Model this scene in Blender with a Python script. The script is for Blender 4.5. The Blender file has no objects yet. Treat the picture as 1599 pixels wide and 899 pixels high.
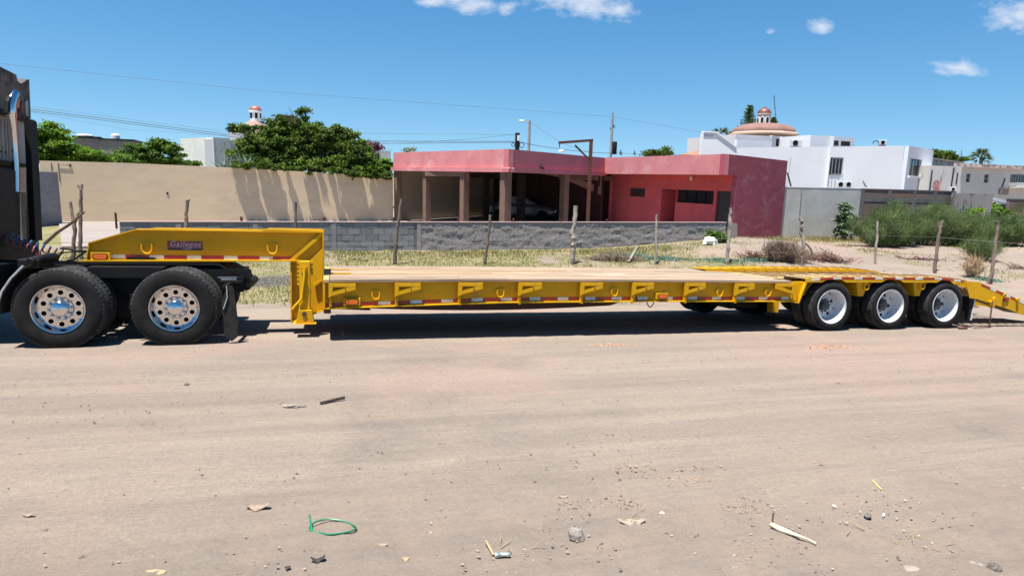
import bpy, math, random
import numpy as np
from math import *
from mathutils import Vector, Matrix
random.seed(7); rng=np.random.default_rng(7)
S=bpy.context.scene; COL=S.collection
# ---------------------------------------------------------------- camera
F=1000.; HA=279.; HB=.024                     # focal length in photo pixels, horizon height and slope
up=Vector((HB,-1,(HA-450)/F)).normalized()
yy=(Vector((0,0,1))-up*up.z).normalized(); xx=yy.cross(up)
if xx.x<0: xx=-xx
M=Matrix((xx,yy,up))                          # photo axes (right, down, forward) -> world
cd=bpy.data.cameras.new('camera'); cam=bpy.data.objects.new('camera',cd); COL.objects.link(cam); S.camera=cam
cd.sensor_width=36; cd.lens=F/1599*36; cd.clip_end=6000; cd.clip_start=.05
R3=M@Matrix(((1,0,0),(0,-1,0),(0,0,-1)))
cam.matrix_world=R3.to_4x4()
# ---------------------------------------------------------------- light
SUN_AZ=radians(48); SUN_EL=radians(77)        # light travels towards azimuth 40 deg from +x
sun=bpy.data.lights.new('sun','SUN'); sun.energy=5.0; sun.angle=radians(.5); sun.color=(1,.965,.9)
so=bpy.data.objects.new('sun',sun); COL.objects.link(so)
Ld=Vector((cos(SUN_EL)*cos(SUN_AZ),cos(SUN_EL)*sin(SUN_AZ),-sin(SUN_EL)))
so.rotation_euler=Ld.to_track_quat('-Z','Y').to_euler(); so.location=(-20,-20,60)
S.view_settings.view_transform='Standard'; S.view_settings.look='None'; S.view_settings.exposure=1.25; S.view_settings.gamma=1
def ray(px,py): return M@Vector(((px-800)/F,(py-450)/F,1))
W_=bpy.data.worlds.new('World'); S.world=W_; W_.use_nodes=True
nt=W_.node_tree; N=nt.nodes; LK=nt.links
for n in list(N): N.remove(n)
wo=N.new('ShaderNodeOutputWorld'); bg=N.new('ShaderNodeBackground'); sky=N.new('ShaderNodeTexSky')
sky.sky_type='NISHITA'; sky.sun_disc=False; sky.sun_elevation=SUN_EL
sky.sun_rotation=atan2(-Ld.x,-Ld.y); sky.altitude=0; sky.air_density=1.0; sky.dust_density=0; sky.ozone_density=4
bg.inputs[1].default_value=.063
def node(t,**k):
    n=N.new(t)
    for a,b in k.items(): setattr(n,a,b)
    return n
def mth(op,a,b=None,c=None,clamp=False):
    n=N.new('ShaderNodeMath'); n.operation=op; n.use_clamp=clamp
    for i,v in enumerate((a,b,c)):
        if v is None: continue
        if isinstance(v,(int,float)): n.inputs[i].default_value=v
        else: LK.new(v,n.inputs[i])
    return n.outputs[0]
# small cumulus clouds: puffs at fixed directions of the sky, broken up by noise
tc=node('ShaderNodeTexCoord'); sp=node('ShaderNodeSeparateXYZ'); LK.new(tc.outputs['Generated'],sp.inputs[0])
dx=mth('DIVIDE',sp.outputs[0],mth('MAXIMUM',sp.outputs[1],.05)); dz=mth('DIVIDE',sp.outputs[2],mth('MAXIMUM',sp.outputs[1],.05))
puffs=[(677,4,20,8),(715,2,16,8),(738,9,34,11),(792,12,13,9),(870,-4,40,12),(905,-2,60,18),(925,12,42,13),(965,16,26,13),(1282,42,15,9),
       (1500,107,32,9),(1494,113,32,5),(1590,24,40,20),(1575,34,24,9),(1205,50,9,5)]
mask=None
for px,py,rx,ry in puffs:
    r=ray(px,py); cx=r.x/r.y; cz=r.z/r.y
    k=1/(F*r.y*r.y)**.5*F**.5/F if False else 1.12/F
    ex=mth('DIVIDE',mth('SUBTRACT',dx,cx),rx*k); ez=mth('DIVIDE',mth('SUBTRACT',dz,cz),ry*k)
    d=mth('SUBTRACT',1.25,mth('SQRT',mth('ADD',mth('MULTIPLY',ex,ex),mth('MULTIPLY',ez,ez))))
    if py in (50,): d=mth('SUBTRACT',d,.45)
    mask=d if mask is None else mth('MAXIMUM',mask,d)
cv=node('ShaderNodeCombineXYZ'); LK.new(dx,cv.inputs[0]); LK.new(mth('MULTIPLY',dz,1.8),cv.inputs[1])
no=node('ShaderNodeTexNoise'); no.inputs['Scale'].default_value=38; no.inputs['Detail'].default_value=7; no.inputs['Roughness'].default_value=.6; LK.new(cv.outputs[0],no.inputs['Vector'])
cm=mth('MULTIPLY',mth('ADD',mask,mth('MULTIPLY',mth('SUBTRACT',no.outputs['Fac'],.5),2.6)),1.0)
cm=mth('MULTIPLY',mth('SMOOTH_MIN',mth('MULTIPLY',mth('MAXIMUM',cm,0),.62),.8,.25),mth('GREATER_THAN',sp.outputs[1],.06),clamp=True)
# clear deep blue sky: the band of haze right at the horizon is skipped and the colour a little richer
zz=mth('ADD',mth('MULTIPLY',mth('MAXIMUM',sp.outputs[2],0.),.85),.10)
cvv=node('ShaderNodeCombineXYZ'); LK.new(sp.outputs[0],cvv.inputs[0]); LK.new(sp.outputs[1],cvv.inputs[1]); LK.new(zz,cvv.inputs[2])
nv=node('ShaderNodeVectorMath',operation='NORMALIZE'); LK.new(cvv.outputs[0],nv.inputs[0]); LK.new(nv.outputs[0],sky.inputs[0])
hs=node('ShaderNodeHueSaturation'); hs.inputs['Saturation'].default_value=1.3; LK.new(sky.outputs[0],hs.inputs['Color'])
mx=node('ShaderNodeMix',data_type='RGBA'); LK.new(cm,mx.inputs['Factor']); ti=node('ShaderNodeVectorMath',operation='MULTIPLY'); LK.new(hs.outputs[0],ti.inputs[0]); ti.inputs[1].default_value=(1.22,1.13,1.0); LK.new(ti.outputs[0],mx.inputs['A']); mx.inputs['B'].default_value=(5.6,5.9,6.6,1)
LK.new(mx.outputs['Result'],bg.inputs[0]); LK.new(bg.outputs[0],wo.inputs[0])
# ---------------------------------------------------------------- materials
def mat(name,col,col2=None,scale=3.,detail=6,rough=.8,metal=0,bump=.0,bscale=40.,bdist=.01,lo=.35,hi=.65,stretch=(1,1,1),tone=False,rnd=0.,fine=0.,fscale=120.,spec=.5,coat=0.,trans=0.,col3=None,s3=.7,lo3=.55,hi3=.7,coord='Object'):
    m=bpy.data.materials.new(name); m.use_nodes=True; t=m.node_tree; n=t.nodes; l=t.links; b=n['Principled BSDF']
    if not metal and max(col)<.74:
        K=.79 if name in ('weathered_plank','dusty_yellow_plate','pale_concrete_slab','yellow_green_grass','dusty_paper','dry_leaf','cardboard','grey_stone','pebbles','reddish_pebbles','yellow_paint','tyre_tread','orange_earth','terracotta_dome','dome_rose_paint','clay_roof_tile') else (1.12 if name.startswith('leaf') or name in ('tan_plaster','grey_cement_render') else .96)
        col=tuple(K*v for v in col); col2=tuple(K*v for v in col2) if col2 else None; col3=tuple(K*v for v in col3) if col3 else None
    c1=(*col,1)
    tcn=n.new('ShaderNodeTexCoord'); mp=n.new('ShaderNodeMapping'); mp.inputs['Scale'].default_value=stretch; l.new(tcn.outputs[coord],mp.inputs[0])
    def ramp(fac,a,bb):
        r=n.new('ShaderNodeMapRange'); r.interpolation_type='SMOOTHSTEP'; r.inputs['From Min'].default_value=a; r.inputs['From Max'].default_value=bb; l.new(fac,r.inputs['Value']); return r.outputs[0]
    def noise(sc,d=6,ro=.6):
        q=n.new('ShaderNodeTexNoise'); q.inputs['Scale'].default_value=sc; q.inputs['Detail'].default_value=d; q.inputs['Roughness'].default_value=ro; l.new(mp.outputs[0],q.inputs['Vector']); return q.outputs['Fac']
    def mix(fac,A,B):
        x=n.new('ShaderNodeMix'); x.data_type='RGBA'; l.new(fac,x.inputs['Factor'])
        for v,s in ((A,'A'),(B,'B')):
            if isinstance(v,tuple): x.inputs[s].default_value=v
            else: l.new(v,x.inputs[s])
        return x.outputs['Result']
    cur=c1
    if col2: cur=mix(ramp(noise(scale,detail),lo,hi),cur,(*col2,1))
    if col3: cur=mix(ramp(noise(s3,7,.65),lo3,hi3),cur,(*col3,1))
    def scalev(cur,valsock,amt):
        h=n.new('ShaderNodeMapRange'); l.new(valsock,h.inputs['Value']); h.inputs['To Min'].default_value=1-amt; h.inputs['To Max'].default_value=1+amt
        v=n.new('ShaderNodeVectorMath'); v.operation='SCALE'
        if isinstance(cur,tuple): v.inputs[0].default_value=cur[:3]
        else: l.new(cur,v.inputs[0])
        l.new(h.outputs[0],v.inputs['Scale']); return v.outputs[0]
    if fine: cur=scalev(cur,noise(fscale,3,.7),fine)
    if rnd:
        oi=n.new('ShaderNodeObjectInfo'); cur=scalev(cur,oi.outputs['Random'],rnd)
    if tone:
        at=n.new('ShaderNodeAttribute'); at.attribute_name='tone'; cur=scalev(cur,at.outputs['Fac'],.55 if tone is True else tone)
    if isinstance(cur,tuple): b.inputs['Base Color'].default_value=cur
    else: l.new(cur,b.inputs['Base Color'])
    b.inputs['Roughness'].default_value=rough; b.inputs['Metallic'].default_value=metal
    b.inputs['Specular IOR Level'].default_value=spec; b.inputs['Coat Weight'].default_value=coat; b.inputs['Coat Roughness'].default_value=.15
    if bump:
        bp=n.new('ShaderNodeBump'); bp.inputs['Strength'].default_value=bump; bp.inputs['Distance'].default_value=bdist; l.new(noise(bscale,5,.65),bp.inputs['Height']); l.new(bp.outputs[0],b.inputs['Normal'])
    if trans:
        o=n['Material Output']; tr=n.new('ShaderNodeBsdfTranslucent'); 
        if isinstance(cur,tuple): tr.inputs[0].default_value=cur
        else: l.new(cur,tr.inputs[0])
        ms=n.new('ShaderNodeMixShader'); ms.inputs[0].default_value=trans; l.new(b.outputs[0],ms.inputs[1]); l.new(tr.outputs[0],ms.inputs[2]); l.new(ms.outputs[0],o.inputs[0])
    return m
YEL=mat('yellow_paint',(.72,.385,.001),(.64,.335,.0015),scale=2,rough=.55,fine=.09,fscale=30,spec=.25,col3=(.40,.235,.05),s3=6,lo3=.56,hi3=.76)
YDUST=mat('dusty_yellow_plate',(.50,.32,.10),(.43,.31,.17),scale=2.5,rough=.8,fine=.14,fscale=60,col3=(.36,.27,.17),s3=1.6,lo3=.54,hi3=.72)
CLEAT=mat('shaded_cleat',(.20,.10,.03),(.10,.05,.03),scale=12,rough=.9,spec=.2)  # dark yellow-brown: the shadow side of the cleats put into their colour
TAPE_R=mat('reflective_red',(.36,.022,.012),(.25,.02,.012),rough=.35,scale=9)
TAPE_W=mat('reflective_white',(.62,.63,.60),(.46,.46,.43),rough=.35,scale=9)
WOOD=mat('weathered_plank',(.42,.315,.225),(.31,.22,.155),scale=3,rough=.9,stretch=(.35,7,7),bump=.5,bscale=14,bdist=.006,rnd=.22,fine=.18,fscale=50,col3=(.27,.185,.13),s3=1.4,lo3=.52,hi3=.72,lo=.38,hi=.68,spec=.2)
MAROON=mat('maroon_beam',(.07,.025,.014),(.05,.02,.012),rough=.7)
TYRE=mat('tyre_rubber',(.006,.006,.0065),(.014,.013,.012),scale=6,rough=.75,bump=.15,bscale=60,bdist=.004,fine=.15,fscale=60,spec=.22)
TREAD=mat('tyre_tread',(.075,.072,.07),(.03,.03,.03),scale=9,rough=.95,bump=.5,bscale=50,bdist=.006,spec=.15)
CHROME=mat('polished_aluminium',(.62,.61,.61),rough=.11,metal=1,bump=.03,bscale=9,bdist=.01)
CHROME2=mat('worn_chrome',(.75,.76,.78),(.5,.45,.4),scale=12,rough=.25,metal=.9,lo=.5,hi=.8)
RIMW=mat('white_rim_paint',(.62,.64,.66),(.50,.52,.54),scale=6,rough=.4,fine=.04)
BLK=mat('black_frame_paint',(.004,.004,.0045),(.014,.012,.010),scale=5,rough=.6,lo=.5,hi=.8,spec=.25)
BLK2=mat('black_rubber_flap',(.018,.017,.016),(.032,.028,.024),scale=5,rough=.9,spec=.2)
DKBOX=mat('dark_brown_panel',(.006,.004,.004),(.012,.008,.007),scale=3,rough=.6,spec=.3)
CAB=mat('sleeper_panel_paint',(.34,.33,.325),(.24,.23,.22),scale=2.5,rough=.45,fine=.06)
CABD=mat('fairing_grime',(.13,.11,.10),(.045,.038,.033),scale=4,rough=.8,fine=.15,lo=.42,hi=.6)
ORG=mat('orange_lens',(.62,.12,.01),rough=.25,fine=.2,fscale=90); REDL=mat('red_lens',(.33,.012,.01),rough=.25)
DECR=mat('decal_maroon',(.22,.018,.03),rough=.4); DECK=mat('decal_black',(.02,.01,.02),rough=.4); WHT=mat('decal_white',(.42,.33,.36),rough=.5)
COILB=mat('blue_air_hose',(.015,.09,.20),rough=.4); COILR=mat('red_air_hose',(.25,.05,.05),rough=.6)
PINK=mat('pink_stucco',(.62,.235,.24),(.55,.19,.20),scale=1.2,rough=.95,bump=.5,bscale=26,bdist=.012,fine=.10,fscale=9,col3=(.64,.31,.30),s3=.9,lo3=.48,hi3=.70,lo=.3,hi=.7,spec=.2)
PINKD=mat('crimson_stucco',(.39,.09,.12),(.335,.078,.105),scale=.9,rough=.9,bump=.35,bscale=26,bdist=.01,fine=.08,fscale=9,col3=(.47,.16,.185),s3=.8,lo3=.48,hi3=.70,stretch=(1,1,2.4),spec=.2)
REDW=mat('red_painted_wall',(.66,.12,.12),(.56,.105,.11),scale=1.2,rough=.9,bump=.2,bscale=20,bdist=.006,fine=.06,fscale=9,spec=.2)
BROWN=mat('brown_column_paint',(.21,.125,.09),(.165,.10,.075),scale=2,rough=.9,fine=.08,fscale=12,spec=.2)
DKRED=mat('shaded_maroon_wall',(.055,.012,.011),(.045,.012,.011),rough=.85)  # maroon made very dark to paint in the shade inside the carport
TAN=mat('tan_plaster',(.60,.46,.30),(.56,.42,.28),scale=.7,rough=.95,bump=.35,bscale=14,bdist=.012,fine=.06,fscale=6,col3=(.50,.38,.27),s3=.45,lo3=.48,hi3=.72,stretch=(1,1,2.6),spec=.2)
GRYW=mat('grey_cement_render',(.43,.41,.38),(.36,.345,.32),scale=.9,rough=.95,bump=.3,bscale=18,bdist=.01,fine=.08,fscale=8,col3=(.48,.465,.445),s3=.6,lo3=.5,hi3=.7)
GRYL=mat('left_grey_render',(.26,.25,.26),(.21,.20,.21),scale=1.4,rough=.95,bump=.3,bscale=18,bdist=.01,fine=.1,fscale=8,stretch=(1,1,2.5))
BLOCK=mat('concrete_block',(.26,.26,.265),(.205,.205,.215),scale=4,rough=.95,bump=.6,bscale=60,bdist=.008,rnd=.18,fine=.16,fscale=60,spec=.2)
MORT=mat('rough_mortar',(.36,.325,.315),(.21,.19,.19),scale=16,rough=1,bump=1,bscale=24,bdist=.03,fine=.25,fscale=34,lo=.40,hi=.62,stretch=(1,1,2.2),spec=.1)
MORTJ=mat('joint_mortar',(.17,.165,.165),(.12,.12,.12),scale=9,rough=1)
SLAB=mat('pale_concrete_slab',(.30,.255,.23),(.26,.225,.205),scale=.8,rough=.9,fine=.06,fscale=9,spec=.2)
WHITE=mat('white_paint_wall',(.80,.80,.80),(.76,.765,.77),scale=.5,rough=.9,fine=.02,fscale=4,spec=.2)
CREAM=mat('cream_wall',(.66,.62,.56),(.60,.56,.50),scale=.5,rough=.9,fine=.05,fscale=3)
DIRTYW=mat('stained_white_wall',(.60,.575,.54),(.30,.27,.24),scale=.9,rough=.95,lo=.56,hi=.74,stretch=(1.5,1.5,.5),fine=.06,fscale=5)
STAINTOP=mat('stained_parapet',(.50,.44,.38),(.16,.13,.11),scale=2.2,rough=.95,lo=.42,hi=.6,fine=.15,fscale=9)
FARG=mat('far_grey_wall',(.30,.255,.225),(.24,.21,.19),scale=.8,rough=.95,fine=.1,fscale=3)
DGLASS=mat('dark_window_glass',(.015,.017,.02),rough=.12,spec=.7)
DARKIN=mat('dark_opening',(.012,.01,.01),rough=.9)
SALMON=mat('salmon_roof',(.52,.27,.19),(.43,.21,.155),scale=2,rough=.85,fine=.08,fscale=12)
DOMEC=mat('dome_rose_paint',(.27,.155,.13),(.22,.125,.105),scale=1.5,rough=.9,fine=.06,fscale=7,spec=.2)
DOMET=mat('terracotta_dome',(.20,.065,.045),(.16,.05,.04),scale=3,rough=.5)
TILE=mat('clay_roof_tile',(.36,.19,.12),(.28,.14,.09),scale=5,rough=.9,rnd=.1)
RUST=mat('rusty_steel',(.14,.055,.033),(.09,.04,.028),scale=7,rough=.9,fine=.15,fscale=40,spec=.2)
BARK=mat('old_fence_wood',(.165,.12,.09),(.085,.06,.048),scale=7,rough=.95,stretch=(1,1,.25),bump=.9,bscale=14,bdist=.02,rnd=.25,fine=.15)
BARKG=mat('bleached_fence_wood',(.25,.21,.175),(.11,.085,.07),scale=6,rough=.95,stretch=(1,1,.3),bump=.9,bscale=14,bdist=.02,rnd=.15,fine=.15,lo=.42,hi=.62)
POLE=mat('concrete_pole',(.33,.32,.31),(.27,.26,.25),scale=2,rough=.9)
WIREL=mat('weathered_cable',(.10,.11,.13),rough=.8); WIRE=mat('wire_black',(.02,.02,.022),rough=.6); WIREF=mat('fence_wire',(.16,.14,.13),rough=.6,metal=.5)
STEEL=mat('dull_steel',(.42,.42,.42),(.3,.29,.28),scale=6,rough=.5,metal=.4)
TRUNK=mat('tree_bark',(.12,.09,.065),(.07,.05,.04),scale=5,rough=.95,bump=.6,bscale=12,bdist=.03)
LEAFD=mat('leaf_dark_green',(.088,.135,.018),(.050,.088,.012),scale=1.0,rough=.7,tone=.7,trans=.30,spec=.2)
LEAFB=mat('leaf_bright_green',(.12,.21,.018),(.075,.145,.014),scale=1.1,rough=.7,tone=.65,trans=.35,spec=.2)
LEAFM=mat('leaf_mid_green',(.085,.145,.018),(.055,.10,.015),scale=1.1,rough=.7,tone=.65,trans=.3,spec=.2)
LEAFO=mat('leaf_oleander',(.17,.22,.12),(.10,.15,.075),scale=2,rough=.5,tone=.7,trans=.2)
PALM=mat('palm_frond',(.10,.135,.055),(.07,.10,.04),scale=2,rough=.6,tone=.6,trans=.15)
AGAVE=mat('agave_leaf',(.16,.22,.16),(.11,.16,.12),scale=2,rough=.6,tone=.4)
FEATH=mat('feathery_sage_green',(.155,.205,.085),(.095,.145,.05),scale=.8,rough=.85,tone=.55,trans=.35,spec=.15)
DRYB=mat('dry_brush',(.25,.175,.125),(.17,.12,.09),scale=2,rough=.9,tone=.5)
REDB=mat('dead_red_branches',(.22,.075,.045),(.13,.06,.045),scale=2,rough=.9,tone=.5)
GRASS=mat('yellow_green_grass',(.33,.28,.11),(.165,.185,.05),scale=1.1,rough=.9,tone=.5,trans=.3,lo=.47,hi=.66,spec=.15)
MAGENT=mat('bougainvillea',(.14,.03,.06),(.09,.035,.045),scale=3,rough=.7,tone=.5)
TEAL=mat('teal_ground_cover',(.12,.20,.14),(.09,.16,.11),scale=3,rough=.8,tone=.4)
STONE=mat('grey_stone',(.30,.27,.235),(.20,.175,.155),scale=9,rough=.95,bump=.7,bscale=30,bdist=.01,fine=.15)
STONED=mat('dark_stone',(.10,.085,.075),(.15,.13,.11),scale=9,rough=.95,bump=.6,bscale=30,bdist=.01,rnd=.3)
PEBR=mat('reddish_pebbles',(.34,.22,.17),(.22,.15,.12),scale=3.3,rough=.95,tone=.4); PEB=mat('pebbles',(.31,.245,.20),(.15,.12,.10),scale=3.3,rough=.95,tone=.4,lo=.45,hi=.6)
GREENP=mat('green_plastic_strap',(.01,.17,.075),(.01,.13,.06),rough=.4,scale=12)
CARD=mat('cardboard',(.40,.30,.17),(.34,.25,.14),rough=.9,scale=12)
LEAFLIT=mat('dry_leaf',(.34,.25,.19),(.24,.17,.13),rough=.9,scale=25)
PAPER=mat('dusty_paper',(.33,.28,.22),(.27,.22,.17),rough=.9,scale=12)
BONE=mat('dried_pale_stalk',(.66,.60,.42),(.60,.50,.30),rough=.8,scale=14,fine=.15)
SCRAP=mat('black_scrap',(.02,.018,.02),(.05,.04,.04),rough=.8,scale=20)
CANM=mat('crushed_can',(.62,.63,.6),(.2,.24,.2),rough=.3,metal=.7,scale=22,lo=.5,hi=.55)
GRAF=mat('red_graffiti',(.55,.16,.14),rough=.9)
PLASTIC=mat('white_plastic',(.75,.75,.73),(.6,.6,.58),rough=.4,scale=9)
CARW=mat('shade_dark_car_paint',(.075,.078,.085),rough=.3,metal=.2,coat=.5)  # car colour darkened to carry the deep shade of the carport
# brick wall material (courses of far bricks, two pixels high in the photo)
def brickmat():
    m=mat('far_brickwork',(.24,.10,.07)); t=m.node_tree; n=t.nodes; l=t.links; b=n['Principled BSDF']
    tcn=n.new('ShaderNodeTexCoord'); mp=n.new('ShaderNodeMapping'); l.new(tcn.outputs['Object'],mp.inputs[0]); mp.inputs['Rotation'].default_value=(radians(90),0,0)
    bt=n.new('ShaderNodeTexBrick'); l.new(mp.outputs[0],bt.inputs['Vector']); bt.inputs['Scale'].default_value=1; bt.inputs['Brick Width'].default_value=.26; bt.inputs['Row Height'].default_value=.085; bt.inputs['Mortar Size'].default_value=.013
    bt.inputs['Color1'].default_value=(.26,.105,.075,1); bt.inputs['Color2'].default_value=(.115,.07,.06,1); bt.inputs['Mortar'].default_value=(.20,.175,.16,1)
    nz=n.new('ShaderNodeTexNoise'); nz.inputs['Scale'].default_value=1.1; nz.inputs['Detail'].default_value=7; l.new(tcn.outputs['Object'],nz.inputs[0])
    r=n.new('ShaderNodeMapRange'); r.inputs['From Min'].default_value=.48; r.inputs['From Max'].default_value=.66; l.new(nz.outputs[0],r.inputs[0])
    x=n.new('ShaderNodeMix'); x.data_type='RGBA'; l.new(r.outputs[0],x.inputs['Factor']); l.new(bt.outputs['Color'],x.inputs['A']); x.inputs['B'].default_value=(.15,.13,.12,1)
    l.new(x.outputs['Result'],b.inputs['Base Color']); b.inputs['Roughness'].default_value=.95
    bp=n.new('ShaderNodeBump'); bp.inputs['Distance'].default_value=.02; l.new(bt.outputs['Fac'],bp.inputs['Height']); bp.invert=True; l.new(bp.outputs[0],b.inputs['Normal'])
    return m
BRICK=brickmat(); CONC=mat('old_concrete',(.15,.14,.13),(.10,.095,.09),scale=2,rough=.95,fine=.15,fscale=12)
# ---------------------------------------------------------------- mesh helpers
class MB:
    def __init__(s): s.v=[]; s.f=[]; s.m=[]; s.mi=0
    def add(s,vs,fs):
        o=len(s.v); s.v+= [tuple(v) for v in vs]; s.f+=[tuple(i+o for i in f) for f in fs]; s.m+=[s.mi]*len(fs); return s
    def box(s,x0,x1,y0,y1,z0,z1):
        v=[(x,y,z) for z in (z0,z1) for y in (y0,y1) for x in (x0,x1)]
        return s.add(v,[(0,2,3,1),(4,5,7,6),(0,1,5,4),(2,6,7,3),(0,4,6,2),(1,3,7,5)])
    def prism(s,poly,y0,y1,ax='y'):
        """poly in (x,z), extruded along y (or in (x,y) along z when ax='z', or (y,z) along x)"""
        n=len(poly)
        f={'y':lambda p,d:(p[0],d,p[1]),'z':lambda p,d:(p[0],p[1],d),'x':lambda p,d:(d,p[0],p[1])}[ax]
        return s.add([f(p,y0) for p in poly]+[f(p,y1) for p in poly],[tuple(range(n)),tuple(range(2*n-1,n-1,-1))]+[(i,i+n,(i+1)%n+n,(i+1)%n) for i in range(n)])
    def bar(s,a,b,w,h=None,upv=(0,0,1)):
        a=Vector(a);b=Vector(b);h=h or w;d=(b-a).normalized();u=Vector(upv)
        if abs(d.dot(u))>.98:u=Vector((1,0,0))
        x=d.cross(u).normalized();y=x.cross(d)
        vs=[p+x*i*w/2+y*j*h/2 for p in (a,b) for i,j in ((-1,-1),(1,-1),(1,1),(-1,1))]
        return s.add(vs,[(0,1,2,3),(7,6,5,4),(0,4,5,1),(1,5,6,2),(2,6,7,3),(3,7,4,0)])
    def tube(s,pts,r,n=8,caps=True):
        pts=[Vector(p) for p in pts]; R=r if isinstance(r,(list,tuple)) else [r]*len(pts)
        o=[];prev=None
        for i,p in enumerate(pts):
            d=(pts[min(i+1,len(pts)-1)]-pts[max(i-1,0)]).normalized()
            u=prev if prev is not None else (Vector((0,0,1)) if abs(d.z)<.9 else Vector((1,0,0)))
            x=(u-d*u.dot(d)).normalized(); prev=x; y=d.cross(x)
            o+=[p+(x*cos(2*pi*k/n)+y*sin(2*pi*k/n))*R[i] for k in range(n)]
        fs=[(i*n+k,i*n+(k+1)%n,(i+1)*n+(k+1)%n,(i+1)*n+k) for i in range(len(pts)-1) for k in range(n)]
        if caps: fs+=[tuple(range(n-1,-1,-1)),tuple(range((len(pts)-1)*n,len(pts)*n))]
        return s.add(o,fs)
    def lathe(s,prof,n=48,c=(0,0,0),ax='y',a0=0,a1=2*pi):
        """prof = list of (radius, depth along axis)"""
        full=abs(a1-a0-2*pi)<1e-6; k=n if full else n+1; vs=[]
        for r,d in prof:
            for i in range(k):
                t=a0+(a1-a0)*i/n
                p={'y':(r*cos(t),d,r*sin(t)),'z':(r*cos(t),r*sin(t),d)}[ax]
                vs.append((p[0]+c[0],p[1]+c[1],p[2]+c[2]))
        fs=[]
        for j in range(len(prof)-1):
            for i in range(n):
                i2=(i+1)%k
                fs.append((j*k+i,j*k+i2,(j+1)*k+i2,(j+1)*k+i))
        return s.add(vs,fs)
    def disc(s,r,d,n=24,c=(0,0,0)): return s.add([(c[0]+r*cos(2*pi*i/n),c[1]+d,c[2]+r*sin(2*pi*i/n)) for i in range(n)],[tuple(range(n))])
    def build(s,name,mats,parent=None,smooth=False,loc=None,bevel=0):
        me=bpy.data.meshes.new(name); me.from_pydata(s.v,[],s.f)
        for m in (mats if isinstance(mats,(list,tuple)) else [mats]): me.materials.append(m)
        me.polygons.foreach_set('material_index',s.m)
        if smooth:
            me.polygons.foreach_set('use_smooth',[True]*len(s.f)); me.set_sharp_from_angle(angle=radians(35))
        me.update(); o=bpy.data.objects.new(name,me); COL.objects.link(o)
        if parent: o.parent=parent
        if loc: o.location=loc
        if bevel:
            b=o.modifiers.new('bevel','BEVEL'); b.width=bevel; b.segments=2; b.limit_method='ANGLE'
        return o
def big(name,V,Fc,m,parent=None,tone=None,smooth=False):
    V=np.asarray(V,dtype=np.float32).reshape(-1,3); Fc=np.asarray(Fc,dtype=np.int32); k=Fc.shape[1]
    me=bpy.data.meshes.new(name); me.vertices.add(len(V)); me.vertices.foreach_set('co',V.ravel())
    me.loops.add(Fc.size); me.loops.foreach_set('vertex_index',Fc.ravel()); me.polygons.add(len(Fc)); me.polygons.foreach_set('loop_start',np.arange(0,Fc.size,k,dtype=np.int32))
    me.update(calc_edges=True)
    if tone is not None:
        a=me.attributes.new('tone','FLOAT','FACE'); a.data.foreach_set('value',np.asarray(tone,dtype=np.float32))
    if smooth: me.polygons.foreach_set('use_smooth',[True]*len(Fc))
    if m: me.materials.append(m)
    o=bpy.data.objects.new(name,me); COL.objects.link(o)
    if parent: o.parent=parent
    return o
def tag(o,label=None,cat=None,group=None,kind=None):
    if label:o['label']=label
    if cat:o['category']=cat
    if group:o['group']=group
    if kind:o['kind']=kind
    return o
def empty(name,loc=(0,0,0),label=None,cat=None,group=None,rz=0,mw=None):
    o=bpy.data.objects.new(name,None); COL.objects.link(o); o.location=loc; o.rotation_euler=(0,0,rz)
    if mw: o.matrix_world=mw
    o.empty_display_size=.2
    return tag(o,label,cat,group)
def dup(o,parent=None,loc=None):
    c=o.copy(); COL.objects.link(c); c.parent=parent
    if loc is not None:c.location=loc
    for ch in [x for x in bpy.data.objects if x.parent==o]: dup(ch,c)
    return c
def kids(o,mp): return mp.get(o,[])
# ---------------------------------------------------------------- ground levels
AN=radians(15.9); CS=-.063; OX=(-5.743,7.913)
def UV(x,y):
    dx=x-OX[0];dy=y-OX[1]; return dx*cos(AN)+dy*sin(AN), -dx*sin(AN)+dy*cos(AN)
def gz(x,y):
    U,V=UV(x,y); V=np.maximum(V,-14.)
    t=np.clip((V-2.5)/8,0,1); t=t*t*(3-2*t)
    rd=-2.279-.0228*np.clip(U,-40,40)+CS*V
    return .36*np.exp(-((x-8.5)**2/16+(y-26.5)**2/26))+rd*(1-t)+(-2.565-.003*np.clip(x,-40,40))*t
def gp(px,py):
    r=ray(px,py);lo,hi=1.,400.
    for i in range(50):
        m=(lo+hi)/2
        if r.z*m>gz(r.x*m,r.y*m):lo=m
        else:hi=m
    return r*lo
def PZ(px,py,Z): return ray(px,py)*Z           # point at distance Z along the viewing axis
def vplane(px,py,a,b):
    """intersection of a line of sight with the vertical plane through a-b: (metres along a->b, height)"""
    r=ray(px,py); d=Vector((b[0]-a[0],b[1]-a[1])); L=d.length; d/=L; n=(-d.y,d.x)
    k=(a[0]*n[0]+a[1]*n[1])/(r.x*n[0]+r.y*n[1]); p=r*k
    return (p.x-a[0])*d.x+(p.y-a[1])*d.y, p.z
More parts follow.
